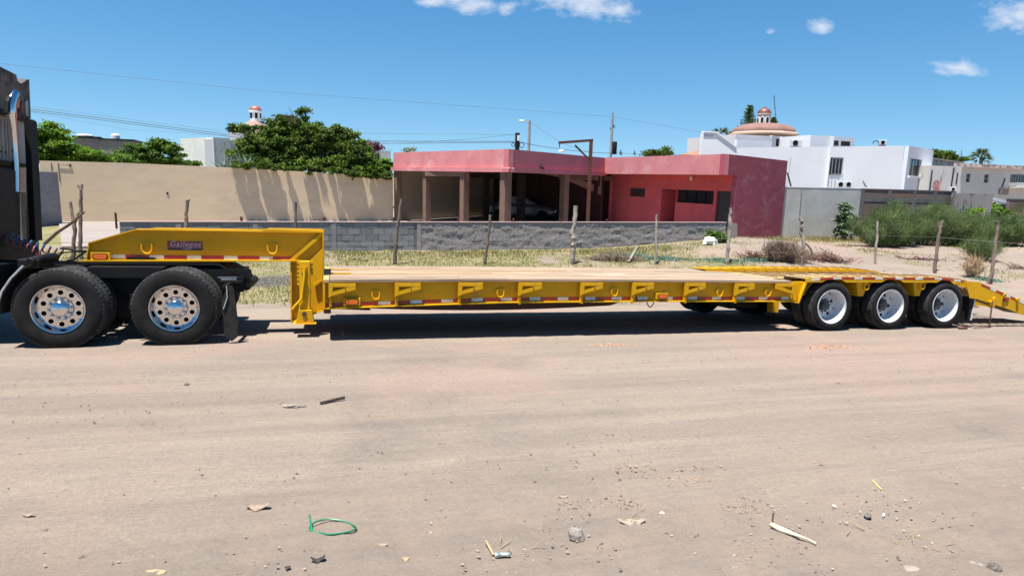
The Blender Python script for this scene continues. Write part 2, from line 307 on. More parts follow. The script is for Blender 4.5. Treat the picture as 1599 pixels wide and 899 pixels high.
# ground noise (numpy value noise)
def vnoise(x,y,seed=0):
    xi=np.floor(x).astype(np.int64); yi=np.floor(y).astype(np.int64); fx=x-xi; fy=y-yi; fx=fx*fx*(3-2*fx); fy=fy*fy*(3-2*fy)
    def h(a,b):
        n=(a*374761393+b*668265263+seed*1442695041)&0x7fffffff; n=((n^(n>>13))*1274126177)&0x7fffffff; return ((n^(n>>16))&0xffff)/65535.
    return (h(xi,yi)*(1-fx)+h(xi+1,yi)*fx)*(1-fy)+(h(xi,yi+1)*(1-fx)+h(xi+1,yi+1)*fx)*fy
def fbm(x,y,o=4,seed=0): return sum(vnoise(x*2**i,y*2**i,seed+i)/2**i for i in range(o))/sum(1/2**i for i in range(o))
def grassmask(x,y):
    """0..1 cover of grass on the lot beyond the road"""
    U,V=UV(x,y); n=fbm(x*.55,y*.55,4,3); n2=fbm(x*1.7,y*1.7,3,9)
    edge=np.clip((V-3.9+(n2-.5)*1.6)/.7,0,1)
    left=np.clip((9.5-x+(n-.5)*9)/3,0,1)          # thick on the left, patches on the right
    base=np.clip((n*.6+n2*.4-.24)*4.6,0,1)
    near=np.exp(-((V-17.3)/1.6)**2)*np.clip((x-8)/3,0,1)*np.clip((21-x)/3,0,1)*.9
    right=np.clip((n-.60)*7,0,1)*.55*np.clip((V-5)/2,0,1)
    return edge*np.clip(left*base+near*np.clip(n2*2.2-.4,0,1)+right*(1-left),0,1)
def gravelmask(x,y):
    U,V=UV(x,y); n=fbm(x*.9,y*.9,4,5)
    return np.clip(np.exp(-((V-7.3-(U-2)*.28)/.75)**2)*np.clip((6.5-U)/2,0,1)*np.clip((U+.5)/1.5,0,1)*1.7-(n-.4)*1.2,0,1)
# ground sheet
def axis(segs):
    out=[]
    for a,b,s in segs: out+=list(np.arange(a,b,s))
    return np.array(out+[segs[-1][1]])
gx=axis([(-1500,-300,200),(-300,-60,20),(-60,-22,2),(-22,-9,.25),(-9,9,.055),(9,30,.2),(30,60,2),(60,300,20),(300,1500,200)])
gy=axis([(-1500,-300,200),(-300,-20,20),(-20,2,2),(2,9.5,.045),(9.5,16,.1),(16,36,.22),(36,60,1.5),(60,300,20),(300,2500,250)])
GXX,GYY=np.meshgrid(gx,gy); U_,V_=UV(GXX,GYY)
roadw=1-np.clip((V_-3.2)/1.5,0,1)
tracks=(np.abs(np.sin((V_+.15*np.sin(U_*.35))*2.1+.6)))**3*.010+(fbm(U_*.12,V_*3.2,4,21)-.5)*.030+(fbm(U_*.5+3,V_*11,3,33)-.5)*.012
rough=(fbm(GXX*3,GYY*3,5,1)-.5)*.03+(fbm(GXX*11,GYY*11,3,14)-.5)*.014
nearr=np.clip((-5.2-V_+(fbm(GXX*.8,GYY*.8,3,8)-.5)*1.6)/.9,0,1)      # rubbly verge close to the camera
GZ=gz(GXX,GYY)+(tracks*(1-nearr)+rough*(.3+1.7*nearr))*roadw*((U_>-30)&(U_<45)&(V_>-9))+(rough*1.4+(fbm(GXX*.5,GYY*.5,3,6)-.5)*.07)*(1-roadw)*((V_<22)&(U_>-30)&(U_<45))
idx=np.arange(len(gx)*len(gy)).reshape(len(gy),len(gx))
Fq=np.stack([idx[:-1,:-1],idx[:-1,1:],idx[1:,1:],idx[1:,:-1]],-1).reshape(-1,4)
ground=big('ground',np.stack([GXX,GYY,GZ],-1),Fq,None,smooth=True); tag(ground,kind='structure')
tr_=np.zeros_like(GXX)
for v0,a_,w_ in ((-1.35,.10,.16),(-2.05,-.12,.13),(-3.35,.16,.15),(-3.95,.22,.12),(-5.0,-.10,.16),(-2.75,.3,.1)):
    c_=v0+a_*np.sin(U_*.16+v0)+.012*U_; tr_=np.maximum(tr_,np.exp(-((V_-c_)/w_)**4)*np.clip(fbm(U_*.35+v0*7,V_*0+v0,3,91)*3-.9,0,1)*(.72+.28*np.sign(np.sin(U_*42+V_*9))))
for nm,arr in (('track',tr_),('grass',grassmask(GXX,GYY)),('gravel',gravelmask(GXX,GYY)),('verge',nearr)):
    a=ground.data.attributes.new(nm,'FLOAT','POINT'); a.data.foreach_set('value',arr.astype(np.float32).ravel())
def groundmat():
    m=bpy.data.materials.new('sandy_dirt'); m.use_nodes=True; t=m.node_tree; n=t.nodes; l=t.links; b=n['Principled BSDF']; b.inputs['Roughness'].default_value=.97; b.inputs['Specular IOR Level'].default_value=.2
    g=n.new('ShaderNodeNewGeometry')
    rot=n.new('ShaderNodeMapping'); rot.inputs['Rotation'].default_value=(0,0,-AN); l.new(g.outputs['Position'],rot.inputs[0])
    def ns(scale,d=6,ro=.6,st=None):
        q=n.new('ShaderNodeTexNoise'); q.inputs['Scale'].default_value=scale; q.inputs['Detail'].default_value=d; q.inputs['Roughness'].default_value=ro
        if st:
            mp=n.new('ShaderNodeMapping'); mp.inputs['Scale'].default_value=st; l.new(rot.outputs[0],mp.inputs[0]); l.new(mp.outputs[0],q.inputs['Vector'])
        else: l.new(g.outputs['Position'],q.inputs['Vector'])
        return q.outputs['Fac']
    def rp(v,a,bb,o0=0,o1=1):
        r=n.new('ShaderNodeMapRange'); r.interpolation_type='SMOOTHSTEP'; l.new(v,r.inputs[0])
        for k,x in (('From Min',a),('From Max',bb),('To Min',o0),('To Max',o1)): r.inputs[k].default_value=x
        return r.outputs[0]
    def mix(f,A,B):
        x=n.new('ShaderNodeMix'); x.data_type='RGBA'
        l.new(f,x.inputs['Factor'])
        for v,s in ((A,'A'),(B,'B')):
            if isinstance(v,tuple): x.inputs[s].default_value=(*v,1)
            else: l.new(v,x.inputs[s])
        return x.outputs['Result']
    def mul(a,c):
        x=n.new('ShaderNodeMath'); x.operation='MULTIPLY'; l.new(a,x.inputs[0])
        if isinstance(c,float): x.inputs[1].default_value=c
        else: l.new(c,x.inputs[1])
        return x.outputs[0]
    def att(k):
        a=n.new('ShaderNodeAttribute'); a.attribute_name=k; return a.outputs['Fac']
    c=mix(rp(ns(1,6,.6,(.09,1.3,1)),.38,.64),(.45,.362,.288),(.37,.30,.243))
    c=mix(mul(rp(ns(.28,5),.46,.62),.85),c,(.475,.345,.275))           # pinkish earth patches
    c=mix(mul(rp(ns(1,7,.7,(.5,9,1)),.50,.70),.5),c,(.32,.262,.226))   # tyre streaks
    c=mix(mul(rp(ns(9,7,.75),.52,.72),.45),c,(.30,.235,.19))
    c=mix(mul(rp(ns(60,4,.8),.57,.70),.6),c,(.24,.19,.155)); c=mix(mul(rp(ns(150,3,.8),.56,.70),.5),c,(.22,.175,.145)); c=mix(mul(rp(ns(26,5,.8),.58,.72),.4),c,(.27,.21,.17))
    c=mix(mul(rp(ns(45,3,.7),.62,.72),.5),c,(.56,.47,.38))
    def grain(c,v,a):
        h=n.new('ShaderNodeMapRange'); l.new(v,h.inputs['Value']); h.inputs['From Min'].default_value=.3; h.inputs['From Max'].default_value=.7; h.inputs['To Min'].default_value=1-a; h.inputs['To Max'].default_value=1+a
        q=n.new('ShaderNodeVectorMath'); q.operation='SCALE'; l.new(c,q.inputs[0]); l.new(h.outputs[0],q.inputs['Scale']); return q.outputs[0]
    c=grain(c,ns(30,4,.7),.13); c=grain(c,ns(85,3,.7),.16); c=grain(c,ns(12,4,.6,(.25,3.2,1)),.06)
    c=mix(mul(att('track'),.38),c,(.27,.215,.178))
    vg=mix(rp(ns(3.5,7,.7),.35,.65),(.385,.285,.222),(.29,.235,.20))
    c=mix(mul(att('verge'),.45),c,vg)
    gr=mix(rp(ns(2.2,7,.75),.38,.62),(.42,.345,.19),(.23,.235,.085))
    c=mix(mul(att('grass'),.95),c,gr)
    gv=mix(rp(ns(14,6,.8),.4,.6),(.24,.22,.21),(.09,.085,.085))
    c=mix(att('gravel'),c,gv)
    sc=n.new('ShaderNodeVectorMath'); sc.operation='SCALE'; l.new(c,sc.inputs[0]); sc.inputs['Scale'].default_value=.52; l.new(sc.outputs[0],b.inputs['Base Color'])
    bp=n.new('ShaderNodeBump'); bp.inputs['Strength'].default_value=.8; bp.inputs['Distance'].default_value=.016; l.new(ns(34,7,.8),bp.inputs['Height'])
    bp2=n.new('ShaderNodeBump'); bp2.inputs['Strength'].default_value=.5; bp2.inputs['Distance'].default_value=.03; l.new(ns(1,6,.7,(1.2,14,3)),bp2.inputs['Height']); l.new(bp2.outputs[0],bp.inputs['Normal']); l.new(bp.outputs[0],b.inputs['Normal'])
    return m
ground.data.materials.append(groundmat())
# ================================================================ TRAILER (own frame: x along it, y away from the road side, z up from its ground)
e1=Vector((cos(AN),sin(AN),-.0228)).normalized(); t2=Vector((-sin(AN),cos(AN),CS)); e3=e1.cross(t2).normalized(); e2=e3.cross(e1)
O_=Vector((OX[0],OX[1],-2.279))
TF=Matrix((e1,e2,e3)).transposed().to_4x4(); TF.translation=O_
def L(px,py,y=0.):
    p0=O_+e2*y; r=ray(px,py); p=r*(e2.dot(p0)/e2.dot(r)); d=p-O_; return (d.dot(e1),d.dot(e3))
tr=empty('lowboy_trailer',label='long yellow lowboy trailer with wooden plank deck, gooseneck and three rear axles',cat='trailer',mw=TF@Matrix.Translation((3.2,0,0)))
T0=(-3.2,0,0)
def tp(b,name,m,parent=tr,smooth=False,bevel=0,loc=None):
    """part built in trailer coordinates"""
    return b.build(name,m,parent,smooth=smooth,loc=loc if loc else (T0 if parent is tr else None),bevel=bevel)
# gooseneck side beams
YG=.70
GP_=lambda px,py: L(px,py,YG)
nose_b=GP_(134,406.5); nose_t=GP_(138,381); kk=GP_(212,360); ee=(3.2,GP_(505,364)[1]); fb=GP_(456.5,406.5); ff=GP_(456.5,503); rb=(3.2,GP_(505,483)[1])
def goose(y0,y1,yw):
    b=MB(); h=.018
    b.prism([nose_b,nose_t,kk,ee,rb,ff,(ff[0],fb[1])],yw,yw+.014)
    b.prism([nose_t,kk,(kk[0],kk[1]+h),(nose_t[0],nose_t[1]+h)],y0,y1); b.prism([kk,(3.217,ee[1]),(3.217,ee[1]+h),(kk[0],kk[1]+h-.001)],y0+.001,y1-.002)
    b.prism([(nose_b[0]-.10,nose_b[1]-.020),(2.86,fb[1]-.020),(2.82,fb[1]),(nose_b[0]-.02,nose_b[1])],y0-.03,y1-.003)
    b.prism([nose_b,(nose_b[0]+.012,nose_b[1]),(nose_t[0]+.012,nose_t[1]),nose_t],y0+.002,y1-.004)
    b.prism([(ff[0]-.02,ff[1]),ff,(ff[0],fb[1]-.02),(ff[0]-.02,fb[1]-.02)],y0,y1)
    b.prism([(ff[0]-.02,ff[1]-.018),(3.24,rb[1]-.018),(3.24,rb[1]),(ff[0]-.02,ff[1])],y0+.003,y1)
    b.prism([(3.199,rb[1]),(3.2165,rb[1]),(3.2165,ee[1]-.001),(3.199,ee[1]-.001)],y0+.001,y1)
    b.bar((ff[0]-.01,y0+.03,fb[1]-.01),(3.19,y0+.03,ee[1]-.02),.02,.05)
    return b
tp(goose(YG,.92,YG+.08),'gooseneck_beam',YEL)
tp(goose(1.66,1.88,1.74),'gooseneck_beam',YEL)
b=MB(); b.box(.95,1.98,.921,1.659,1.26,1.32); b.box(.50,.62,.921,1.659,1.17,1.28); tp(b,'gooseneck_deck',YEL)
b=MB(); b.box(2.60,2.92,.921,1.659,1.36,1.46); b.box(3.05,3.19,.921,1.659,.60,1.50); tp(b,'gooseneck_cross_box',YEL)
for ya,yb in ((YG+.02,.93),(1.64,1.87)): tp(MB().box(2.35,3.205,ya,yb,ee[1]+.0195,ee[1]+.033),'gooseneck_top_plate',YEL)
q1=(3.0,YG+.03); b=MB(); g1=GP_(491,447);g2=GP_(504,438); b.prism([(3.02,1.12),(3.196,1.30),(3.196,g2[1]),(g1[0],g1[1])],YG+.045,YG+.058); b.bar((g1[0],YG+.04,g1[1]),(3.196,YG+.04,g2[1]),.02,.03); tp(b,'gusset_plate',YEL)
# side girders with web, flanges; slight camber
def cam_z(x): return .018*sin(pi*min(max((x-3.2)/7.9,0),1))
def girder(y0,yw,y1,sgn):
    b=MB(); n=18; xs=[3.217+(11.10-3.217)*i/n for i in range(n+1)]
    for i in range(n):
        a,c=xs[i],xs[i+1]; za,zc=cam_z(a),cam_z(c)
        bl=lambda x:.487+.055*min(1,max(0,(x-3.2)/2.6))
        b.prism([(a,bl(a)+za),(c,bl(c)+zc),(c,.853+zc),(a,.853+za)],yw,yw+.014)
        b.prism([(a,bl(a)-.014+za),(c,bl(c)-.014+zc),(c,bl(c)+zc),(a,bl(a)+za)],y0,y1)
    return b
tp(girder(.0,.075,.20,1),'side_girder',YEL); tp(girder(2.35,2.46,2.55,-1),'side_girder',YEL)
for y in (.62,1.80):
    b=MB(); top=[(3.3,.70)]+[(x,.70) for x in (11,)]
    pts=[(3.22,.46),(3.25,.425)]+[(3.25+5.0*i/14,.425-.075*sin(pi*i/14)) for i in range(1,14)]+[(8.3,.54)]
    b.prism([(3.22,.70)]+pts+[(8.35,.70)],y,y+.05)
    b.prism([(3.22,.405),(3.9,.375),(3.9,.385),(3.22,.42)],y-.06,y+.1)
    tp(b,'main_beam',MAROON)
b=MB(); b.box(3.22,3.32,.10,2.45,.40,.48); 
for i in range(14): x=3.6+i*.56; tp(MB().box(x,x+.08,.092,2.455,.66+cam_z(x),.80+cam_z(x)),'crossmember',MAROON)
tp(b,'crossmember',MAROON)
# planks
pw=.193; NP=13; rowlen=[(3.30,5.9,8.35,11.02),(3.30,7.1,11.0),(3.30,6.3,9.4,10.98),(3.30,5.2,8.0,10.9),(3.30,7.6,11.0)]
for k in range(NP):
    y0=.004+k*(2.55-.008)/NP; y1=y0+(2.55-.008)/NP-.007; cut=rowlen[(k*3)%5]; dz=random.uniform(-.004,.004)
    for i in range(len(cut)-1):
        b=MB(); x0,x1=cut[i]+.004,cut[i+1]-.004; n=5
        x1=min(x1,11.3-.0*k) 
        for j in range(n):
            a,c=x0+(x1-x0)*j/n,x0+(x1-x0)*(j+1)/n; w=random.uniform(-.0015,.0015)
            b.prism([(a,.858+cam_z(a)+dz),(c,.858+cam_z(c)+dz),(c,.896+cam_z(c)+dz+w),(a,.896+cam_z(a)+dz+w)],y0,y1)
        tp(b,'deck_plank',WOOD)
for y in (.795,1.58):
    b=MB(); n=10
    for j in range(n):
        a,c=3.24+4.2*j/n,3.24+4.2*(j+1)/n; b.prism([(a,.890+cam_z(a)),(c,.890+cam_z(c)),(c,.9045+cam_z(c)),(a,.9045+cam_z(a))],y,y+.016)
    tp(b,'deck_strip',YEL)
b=MB(); b.box(3.217,3.296,.0,2.55,.85,.893); tp(b,'deck_front_plate',YDUST)
for ya in (.93,1.72): tp(MB().box(3.30,3.62,ya,ya+.03,.898,.911),'deck_front_bar',YEL)
# rear deck: plate with transverse cleats
b=MB(); b.prism([(10.6,.84),(11.0,.855),(14.93,.875),(14.93,.905),(11.03,.885),(11.0,.857),(10.6,.852)],.61,1.99); tp(b,'rear_deck_plate',YDUST)
cle=[]
for side,(y0,y1) in (('n',(.015,.60)),('f',(2.0,2.55))):
    b=MB(); x0=11.32 if side=='n' else 10.6
    b.prism([(x0,.945),(12.0,.975),(14.3,.972),(14.95,.918),(14.95,.90),(14.3,.955),(12.,.957),(x0,.925)],y0,y1)
    yi=y1-.012 if side=='n' else y0
    b.prism([(x0,.86),(14.93,.88),(14.93,.905),(14.3,.954),(12.,.956),(x0,.924)],yi,yi+.010)
    tp(b,'fender_deck',YDUST if side=='n' else YEL)
    x=x0+.10
    while x<14.85:
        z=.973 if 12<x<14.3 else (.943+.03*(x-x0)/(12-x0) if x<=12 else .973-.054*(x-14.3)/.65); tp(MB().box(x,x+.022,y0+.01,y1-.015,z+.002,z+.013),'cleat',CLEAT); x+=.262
x=11.2
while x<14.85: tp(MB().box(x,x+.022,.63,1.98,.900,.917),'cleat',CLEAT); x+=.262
# stowed outriggers (the hollow triangles) along the near side
def outr(flip=False):
    b=MB(); s=-1 if flip else 1; W=.37; H=.20; y0,y1=-.035,.022
    def P(*a): return [(s*p[0],p[1]) for p in (a if not flip else a[::-1])]
    b.prism(P((0,-H),(.055,-H+.03),(.055,0),(0,0)),y0,y1)                       # upright
    b.prism(P((.056,-.048),(W,-.048),(W,-.0),(.056,0)),y0+.002,y1)               # top bar
    b.prism(P((.056,-H+.03),(W,-.085),(W,-.049),(W-.09,-.049),(.056,-H+.082)),y0+.003,y1-.001)
    return b
def strap(): return MB().box(.010,.045,-.012,.07,-.33,-.205)
def hook(): b=MB(); b.bar((.22,-.02,-.05),(.24,-.045,-.115),.012); return b
px_o=[(513.5,0),(617,0),(716,0),(810,0),(907,0),(988,0),(1070,0),(1148,0)]
tri=None
for px,_ in px_o:
    X=L(px,446)[0]; z=.853+cam_z(X)-.012
    o=tp(outr(),'outrigger',YEL,loc=(X-3.2,0,z)); s_=strap().build('strap',YEL,o); h_=hook().build('pin',RUST,o)
X=L(1240,446)[0]; o=tp(outr(True),'outrigger',YEL,loc=(X-3.2,0,.845))
# vertical web stiffeners
for px in (505,1245):
    X=L(px,460)[0]+.01; tp(MB().box(X,X+.016,.004,.0745,.49 if px<600 else .545,.85),'stiffener',YEL)
# D rings
def dring(r=.05,w=.011):
    b=MB(); pts=[(-r,0,.075),(-r,0,.02)]+[(-r*cos(a),0,.02-r*1.05*sin(a)) for a in [pi*i/10 for i in range(1,10)]]+[(r,0,.02),(r,0,.075)]
    b.tube(pts,w,8); return b
def lug(): return MB().box(-.045,.045,.015,.045,.045,.095)
def ring_at(px,py,y=.06,rot=0,sc=1.):
    X,Z=L(px,py,y); o=tp(dring(),'lashing_ring',YEL,loc=(X-3.2,y,Z),smooth=True); o.rotation_euler=(0,rot,0); o.scale=(sc,sc,sc); lug().build('ring_lug',YEL,o)
    return o
for px,py in ((230,392),(426,392.5)): ring_at(px,py,YG+.045,0,1.3)
for px,py in ((587.5,464),(782,461),(960,459),(1124,460),(1199,460)): ring_at(px,py,.035,random.uniform(-.1,.3) if px>1100 else 0,1.05)
# marker lights
def marker(px,py,y,h=.085,w=.19,col=ORG):
    X,Z=L(px,py,y)
    b=MB(); b.box(X-w*.62-3.2,X+w*.62-3.2,y,y+.06,Z-h*.66,Z+h*.66); o=b.build('light_box',YEL,tr,bevel=.004)
    b=MB(); pts=lambda s,d:[(X-3.2+(w*.5-h*.5)*sx+h*.5*s*cos(a),Z+h*.5*s*sin(a)) for sx,a in [(1,-pi/2+pi*i/8) for i in range(9)]+[(-1,pi/2+pi*i/8) for i in range(9)]]
    b.prism(pts(1.05,0),y-.010,y-.0005); b.build('bezel',BLK,o)
    b=MB(); b.prism(pts(.78,0),y-.016,y-.0105); b.build('lens',col,o,bevel=.003)
marker(157,401,YG+.01); marker(550,472,.0); marker(1035,463.2,.0,h=.075,w=.17)
# reflective tape
def tape(x0,x1,zf,y,start='r',rl=.285,wl=.175,h=.05,skip=()):
    x=x0; k=start
    while x<x1-.02:
        l=rl if k=='r' else wl; e=min(x+l,x1)
        if not any(a<(x+e)/2<c for a,c in skip):
            z=zf(x); z2=zf(e); MB().prism([(x-3.2,z),(e-3.2,z2),(e-3.2,z2+h),(x-3.2,z+h)],y-.003,y-.0005).build('reflector_tape',TAPE_R if k=='r' else TAPE_W,tr)
        x=e; k='w' if k=='r' else 'r'
tape(L(173,401,YG+.078)[0],2.80,lambda x:nose_b[1]+.024,YG+.078,'w',rl=.30,wl=.185,h=.053)
zl=lambda x:.487+.055*min(1,max(0,(x-3.2)/2.6))+cam_z(x)+.014
sk=[(L(p,470)[0]-.12,L(p,470)[0]+.12) for p in (550,)]+[(L(1035,463)[0]-.12,L(1035,463)[0]+.12)]
tape(3.235,L(1236,460)[0],zl,.073,'r',skip=sk)
# rear fender side plate with three arches
Q=lambda x,y:L(1130+x/3.4093,370+y/3.4093)
wx=[11.905,13.205,14.505]; R_A=.505
bot=[Q(440,262),Q(512,262)]
fp=[]
b=MB()
topz=lambda x: .935+.038*min(1,max(0,(x-11.32)/.6)) if x<14.3 else .973-.054*(x-14.3)/.65
n=90; x0=11.30; x1=14.97
def botz(x):
    z=.872
    for w in wx:
        d=abs(x-w)
        if d<.50: z=max(z,.435+sqrt(max(0,R_A**2-d*d)))
    return z
for i in range(n):
    a,c=x0+(x1-x0)*i/n,x0+(x1-x0)*(i+1)/n
    b.prism([(a,min(botz(a),topz(a)-.012)),(c,min(botz(c),topz(c)-.012)),(c,topz(c)),(a,topz(a))],.0,.014)
tp(b,'fender_plate',YEL)
for w in wx:                                   # arched mud shields under the fender deck
    b=MB()
    for i in range(14):
        t0,t1=pi*(.12+.76*i/14),pi*(.12+.76*(i+1)/14); R0,R1=.512,.522
        b.prism([(w+R0*cos(t0),.435+R0*sin(t0)),(w+R0*cos(t1),.435+R0*sin(t1)),(w+R1*cos(t1),.435+R1*sin(t1)),(w+R1*cos(t0),.435+R1*sin(t0))][::-1],.16,.60)
    tp(b,'wheel_shield',YEL)
for xa in (12.555,13.855):
    b=MB(); b.prism([(xa-.115,.873),(xa+.115,.873),(xa+.065,.615),(xa-.055,.615)],.05,.42); b.box(xa-.17,xa+.17,.0145,.3,.872,.884)
    tp(b,'spring_hanger',YEL,bevel=.006)
b=MB(); b.prism([(11.10,.53),(11.22,.59),(11.40,.875),(11.30,.875),(11.10,.875)],.06,.12); b.prism([(11.08,.515),(11.20,.50),(11.335,.865),(11.315,.875),(11.19,.53),(11.08,.535)],.0,.16); tp(b,'fender_bracket',YEL)
ring_at(1353,450,.03,.15,1.1); ring_at(1441,449,.03,-.35,1.1)
tape(11.42,14.9,lambda x:topz(x)-.046,-.0,'w',h=.037)
# tail: beavertail side rail sloping to the ramp
tail_top=[(14.972,.918),Q(1360,240),Q(1599,352)]; 
tx=lambda p:p
P1=[Q(1300,238),Q(1360,241),L(1599,471),(17.35,.27),(17.35,.20),L(1599,492.5),Q(1520,386),Q(1345,330),Q(1312,327),Q(1296,262)]

for ya in (0,2.53): tp(MB().prism([(p[0],p[1]) for p in P1[::-1]],ya,ya+.014),'tail_rail',YEL)
b=MB()
for i in range(10):
    f=i/10; x=15.05+2.25*f; z=.89-.64*f*1.0
    tp(MB().box(x,x+.05,.015,2.529,z-.08,z-.02),'ramp_bar',YEL)
for ya in (.3,1.55): tp(MB().prism([(14.98,.80),(17.35,.15),(17.35,.18),(14.98,.84)],ya,ya+.7),'ramp_plate',YDUST)
def tz_(x): 
    a,c=Q(1365,243),L(1599,471); return a[1]+(c[1]-a[1])*(x-a[0])/(c[0]-a[0])
tape(Q(1375,240)[0],17.2,lambda x:tz_(x)-.050,.0,'r',rl=.24,wl=.15,h=.042)
marker(1571,468,-.004,h=.07,w=.14,col=REDL)
X,Z=L(1563,464); 
b=MB(); X,Z=L(1566,461); b.tube([(X,-.02,Z-.05),(X-.03,-.04,Z),(X,-.05,Z+.04),(X+.03,-.04,Z),(X,-.02,Z-.05)],.012,6); tp(b,'tail_hook',YEL,smooth=True)
for px,py in ((1588,468),(1552,467)):
    X,Z=L(px,py); tp(MB().tube([(X,-.04,Z),(X,.03,Z)],.035,10),'hinge_pin',YEL,smooth=True)
X,Z=L(1548,474); tp(MB().prism([(X-.09,Z+.04),(X+.02,Z+.06),(X+.05,Z-.06),(X-.05,Z-.08)],-.05,-.001),'hook_bracket',YEL,bevel=.004)
b=MB(); b.box(15.15,15.75,.5,.62,.42,.52); tp(b,'rear_light_bar',YEL)
# hanging chain
b=MB(); X0,Z0=L(1550,470,-.05); X1,Z1=L(1545,514,-.05)
nl=15
for i in range(nl):
    f=(i+.5)/nl; x=X0+(X1-X0)*f; z=Z0+(Z1+.03-Z0)*f; l=(Z0-Z1)/nl*.72; w=.014
    loop=[]
    for a in range(9):
        t=2*pi*a/8; ww=w*cos(t); hh=l*sin(t)
        loop.append((x+(ww if i%2 else 0),-.05+(0 if i%2 else ww),z+hh))
    b.tube(loop,.0055,5,caps=False)
for i in range(14):
    x=X1-.02-i*.034; 
    loop=[(x+.022*cos(2*pi*a/6),-.05-.004*i+.012*sin(2*pi*a/6),.012+.004*(i%2)) for a in range(7)]; b.tube(loop,.0055,5,caps=False)
tag(tp(b,'safety_chain',RUST),kind='stuff')
b=MB(); b.box(14.72,14.9,-.17,-.10,.005,.045); tp(b,'chain_hook',RUST,bevel=.008)
# mud flap
b=MB(); xf,zf=L(1527,468,.05); xb,zb=L(1519,503,.05); b.prism([(15.13,.60),(15.26,.60),(15.20,.14),(15.18,.14)],.04,.56); tp(b,'mud_flap',BLK2,bevel=.004)
b=MB(); b.prism([(15.262,.60),(15.275,.60),(15.228,.14),(15.205,.14)],.03,.05); tp(b,'flap_edge',RIMW)
# hose loop under girder
b=MB(); p0=L(1009,470,.2);p1=L(1016,480,.2);p2=L(1022,470,.2); b.tube([(p0[0],.2,p0[1]+.02),(p0[0]+.02,.2,p0[1]-.03),(p1[0]-.03,.2,p1[1]+.01),(p1[0],.2,p1[1]),(p1[0]+.03,.2,p1[1]+.02),(p2[0],.2,p2[1]-.02),(p2[0],.2,p2[1]+.03)],.009,6); tp(b,'air_hose',BLK,smooth=True)
# landing jack
YJ=.40; J=lambda px,py:L(px,py,YJ)
jt=J(478,408); jb=J(478,484); fbm_=J(478,505); a_,c_=J(468,440)[0],J(485,440)[0]; fl_,fr_l=J(461.5,504)[0],J(492,504)[0]
b=MB(); b.box(a_,c_,YJ,YJ+.13,jb[1],jt[1]); tp(b,'jack_leg',YEL,bevel=.012)
l0=J(464,407);l1=J(468,447);r0=J(486,407);r1=J(489,430)
for x0_,x1_,z0__ in ((l0[0],a_-.004,l1[1]),(c_+.004,r1[0],r1[1])):
    b=MB(); b.box(x0_,x1_,YJ+.10,YJ+.125,z0__,jt[1]+.015); k=0; z=jt[1]-.03
    while z>z0__+.02: b.tube([((x0_+x1_)/2,YJ+.075,z),((x0_+x1_)/2,YJ+.099,z)],.020,8); z-=.062
    tp(b,'toothed_rack',YEL)
b=MB(); b.prism([(a_-.01,jb[1]),(c_+.02,jb[1]),(fr_l-.01,fbm_[1]+.02),(fr_l,fbm_[1]+.006),(fl_,fbm_[1]+.006),(fl_+.02,fbm_[1]+.05)],YJ-.04,YJ+.17); b.prism([(fl_-.02,fbm_[1]-.006),(fr_l+.02,fbm_[1]-.006),(fr_l+.02,fbm_[1]+.005),(fl_-.02,fbm_[1]+.005)],YJ-.07,YJ+.22); tp(b,'jack_foot',YEL,bevel=.006)
h_=J(476,490); tp(MB().tube([(h_[0],YJ-.055,h_[1]),(h_[0],YJ-.039,h_[1])],.034,12),'foot_pin',RUST,smooth=True)
b=MB(); b.tube([(*J(475,422),)[0:1]+(YJ-.02,)+(*J(475,422),)[1:]]+[(J(px,py)[0],YJ-.03,J(px,py)[1]) for px,py in ((476,429),(474,448),(472,466),(468,471),(461,478),(458,483))],.019,8); tp(b,'jack_handle',YEL,smooth=True)
ck=J(475.5,420); b=MB(); b.bar((ck[0]-.035,YJ-.006,ck[1]+.035),(ck[0]+.035,YJ-.006,ck[1]-.035),.02,.02); b.bar((ck[0]+.035,YJ-.006,ck[1]+.035),(ck[0]-.035,YJ-.006,ck[1]-.035),.02,.018); b.tube([(ck[0],YJ-.03,ck[1]),(ck[0],YJ+.01,ck[1])],.022,8); tp(b,'crank_hub',YEL)
tp(MB().box(a_,c_,YJ+.131,YG,.62,.70),'jack_bracket',YEL)
# decal
yd=YG+.0785; X0,Z0=L(262,390.8,yd); X1,Z1=L(317,377.5,yd)
def rrect(x0,x1,z0,z1,r=.012):
    p=[]
    for cx,cz,a in ((x1-r,z0+r,-pi/2),(x1-r,z1-r,0),(x0+r,z1-r,pi/2),(x0+r,z0+r,pi)):
        p+=[(cx+r*cos(a+pi/2*i/4),cz+r*sin(a+pi/2*i/4)) for i in range(5)]
    return p
H=Z1-Z0; zm=Z0+H*.27
d1=tp(MB().prism(rrect(X0,X1,Z0,Z1),yd-.0035,yd),'name_decal',DECR)
d2=MB().prism(rrect(X0+.004,X1-.004,Z0+.003,zm),yd-.005,yd-.0037).build('decal_band',DECK,d1)
def text(s,size,x,z,y,m,parent,shear=.25,ext=.0008,name='lettering',rx=pi/2,space=1.):
    cu=bpy.data.curves.new(name,'FONT'); cu.body=s; cu.size=size; cu.shear=shear; cu.extrude=ext; cu.align_x='CENTER'; cu.space_character=space; cu.offset=.0016 if size>.05 else .0006
    cu.materials.append(m); tmp=bpy.data.objects.new(name,cu); me=bpy.data.meshes.new_from_object(tmp); bpy.data.objects.remove(tmp)
    o=bpy.data.objects.new(name,me); COL.objects.link(o); o.parent=parent; o.location=(x,y,z); o.rotation_euler=(rx,0,0); return o
text('Gallegos',.105,(X0+X1)/2,zm+.020,yd-.0045,WHT,d1,space=1.12); text('Trailers',.034,(X0+X1)/2+.02,Z0+.010,yd-.0058,WHT,d1,space=1.1)
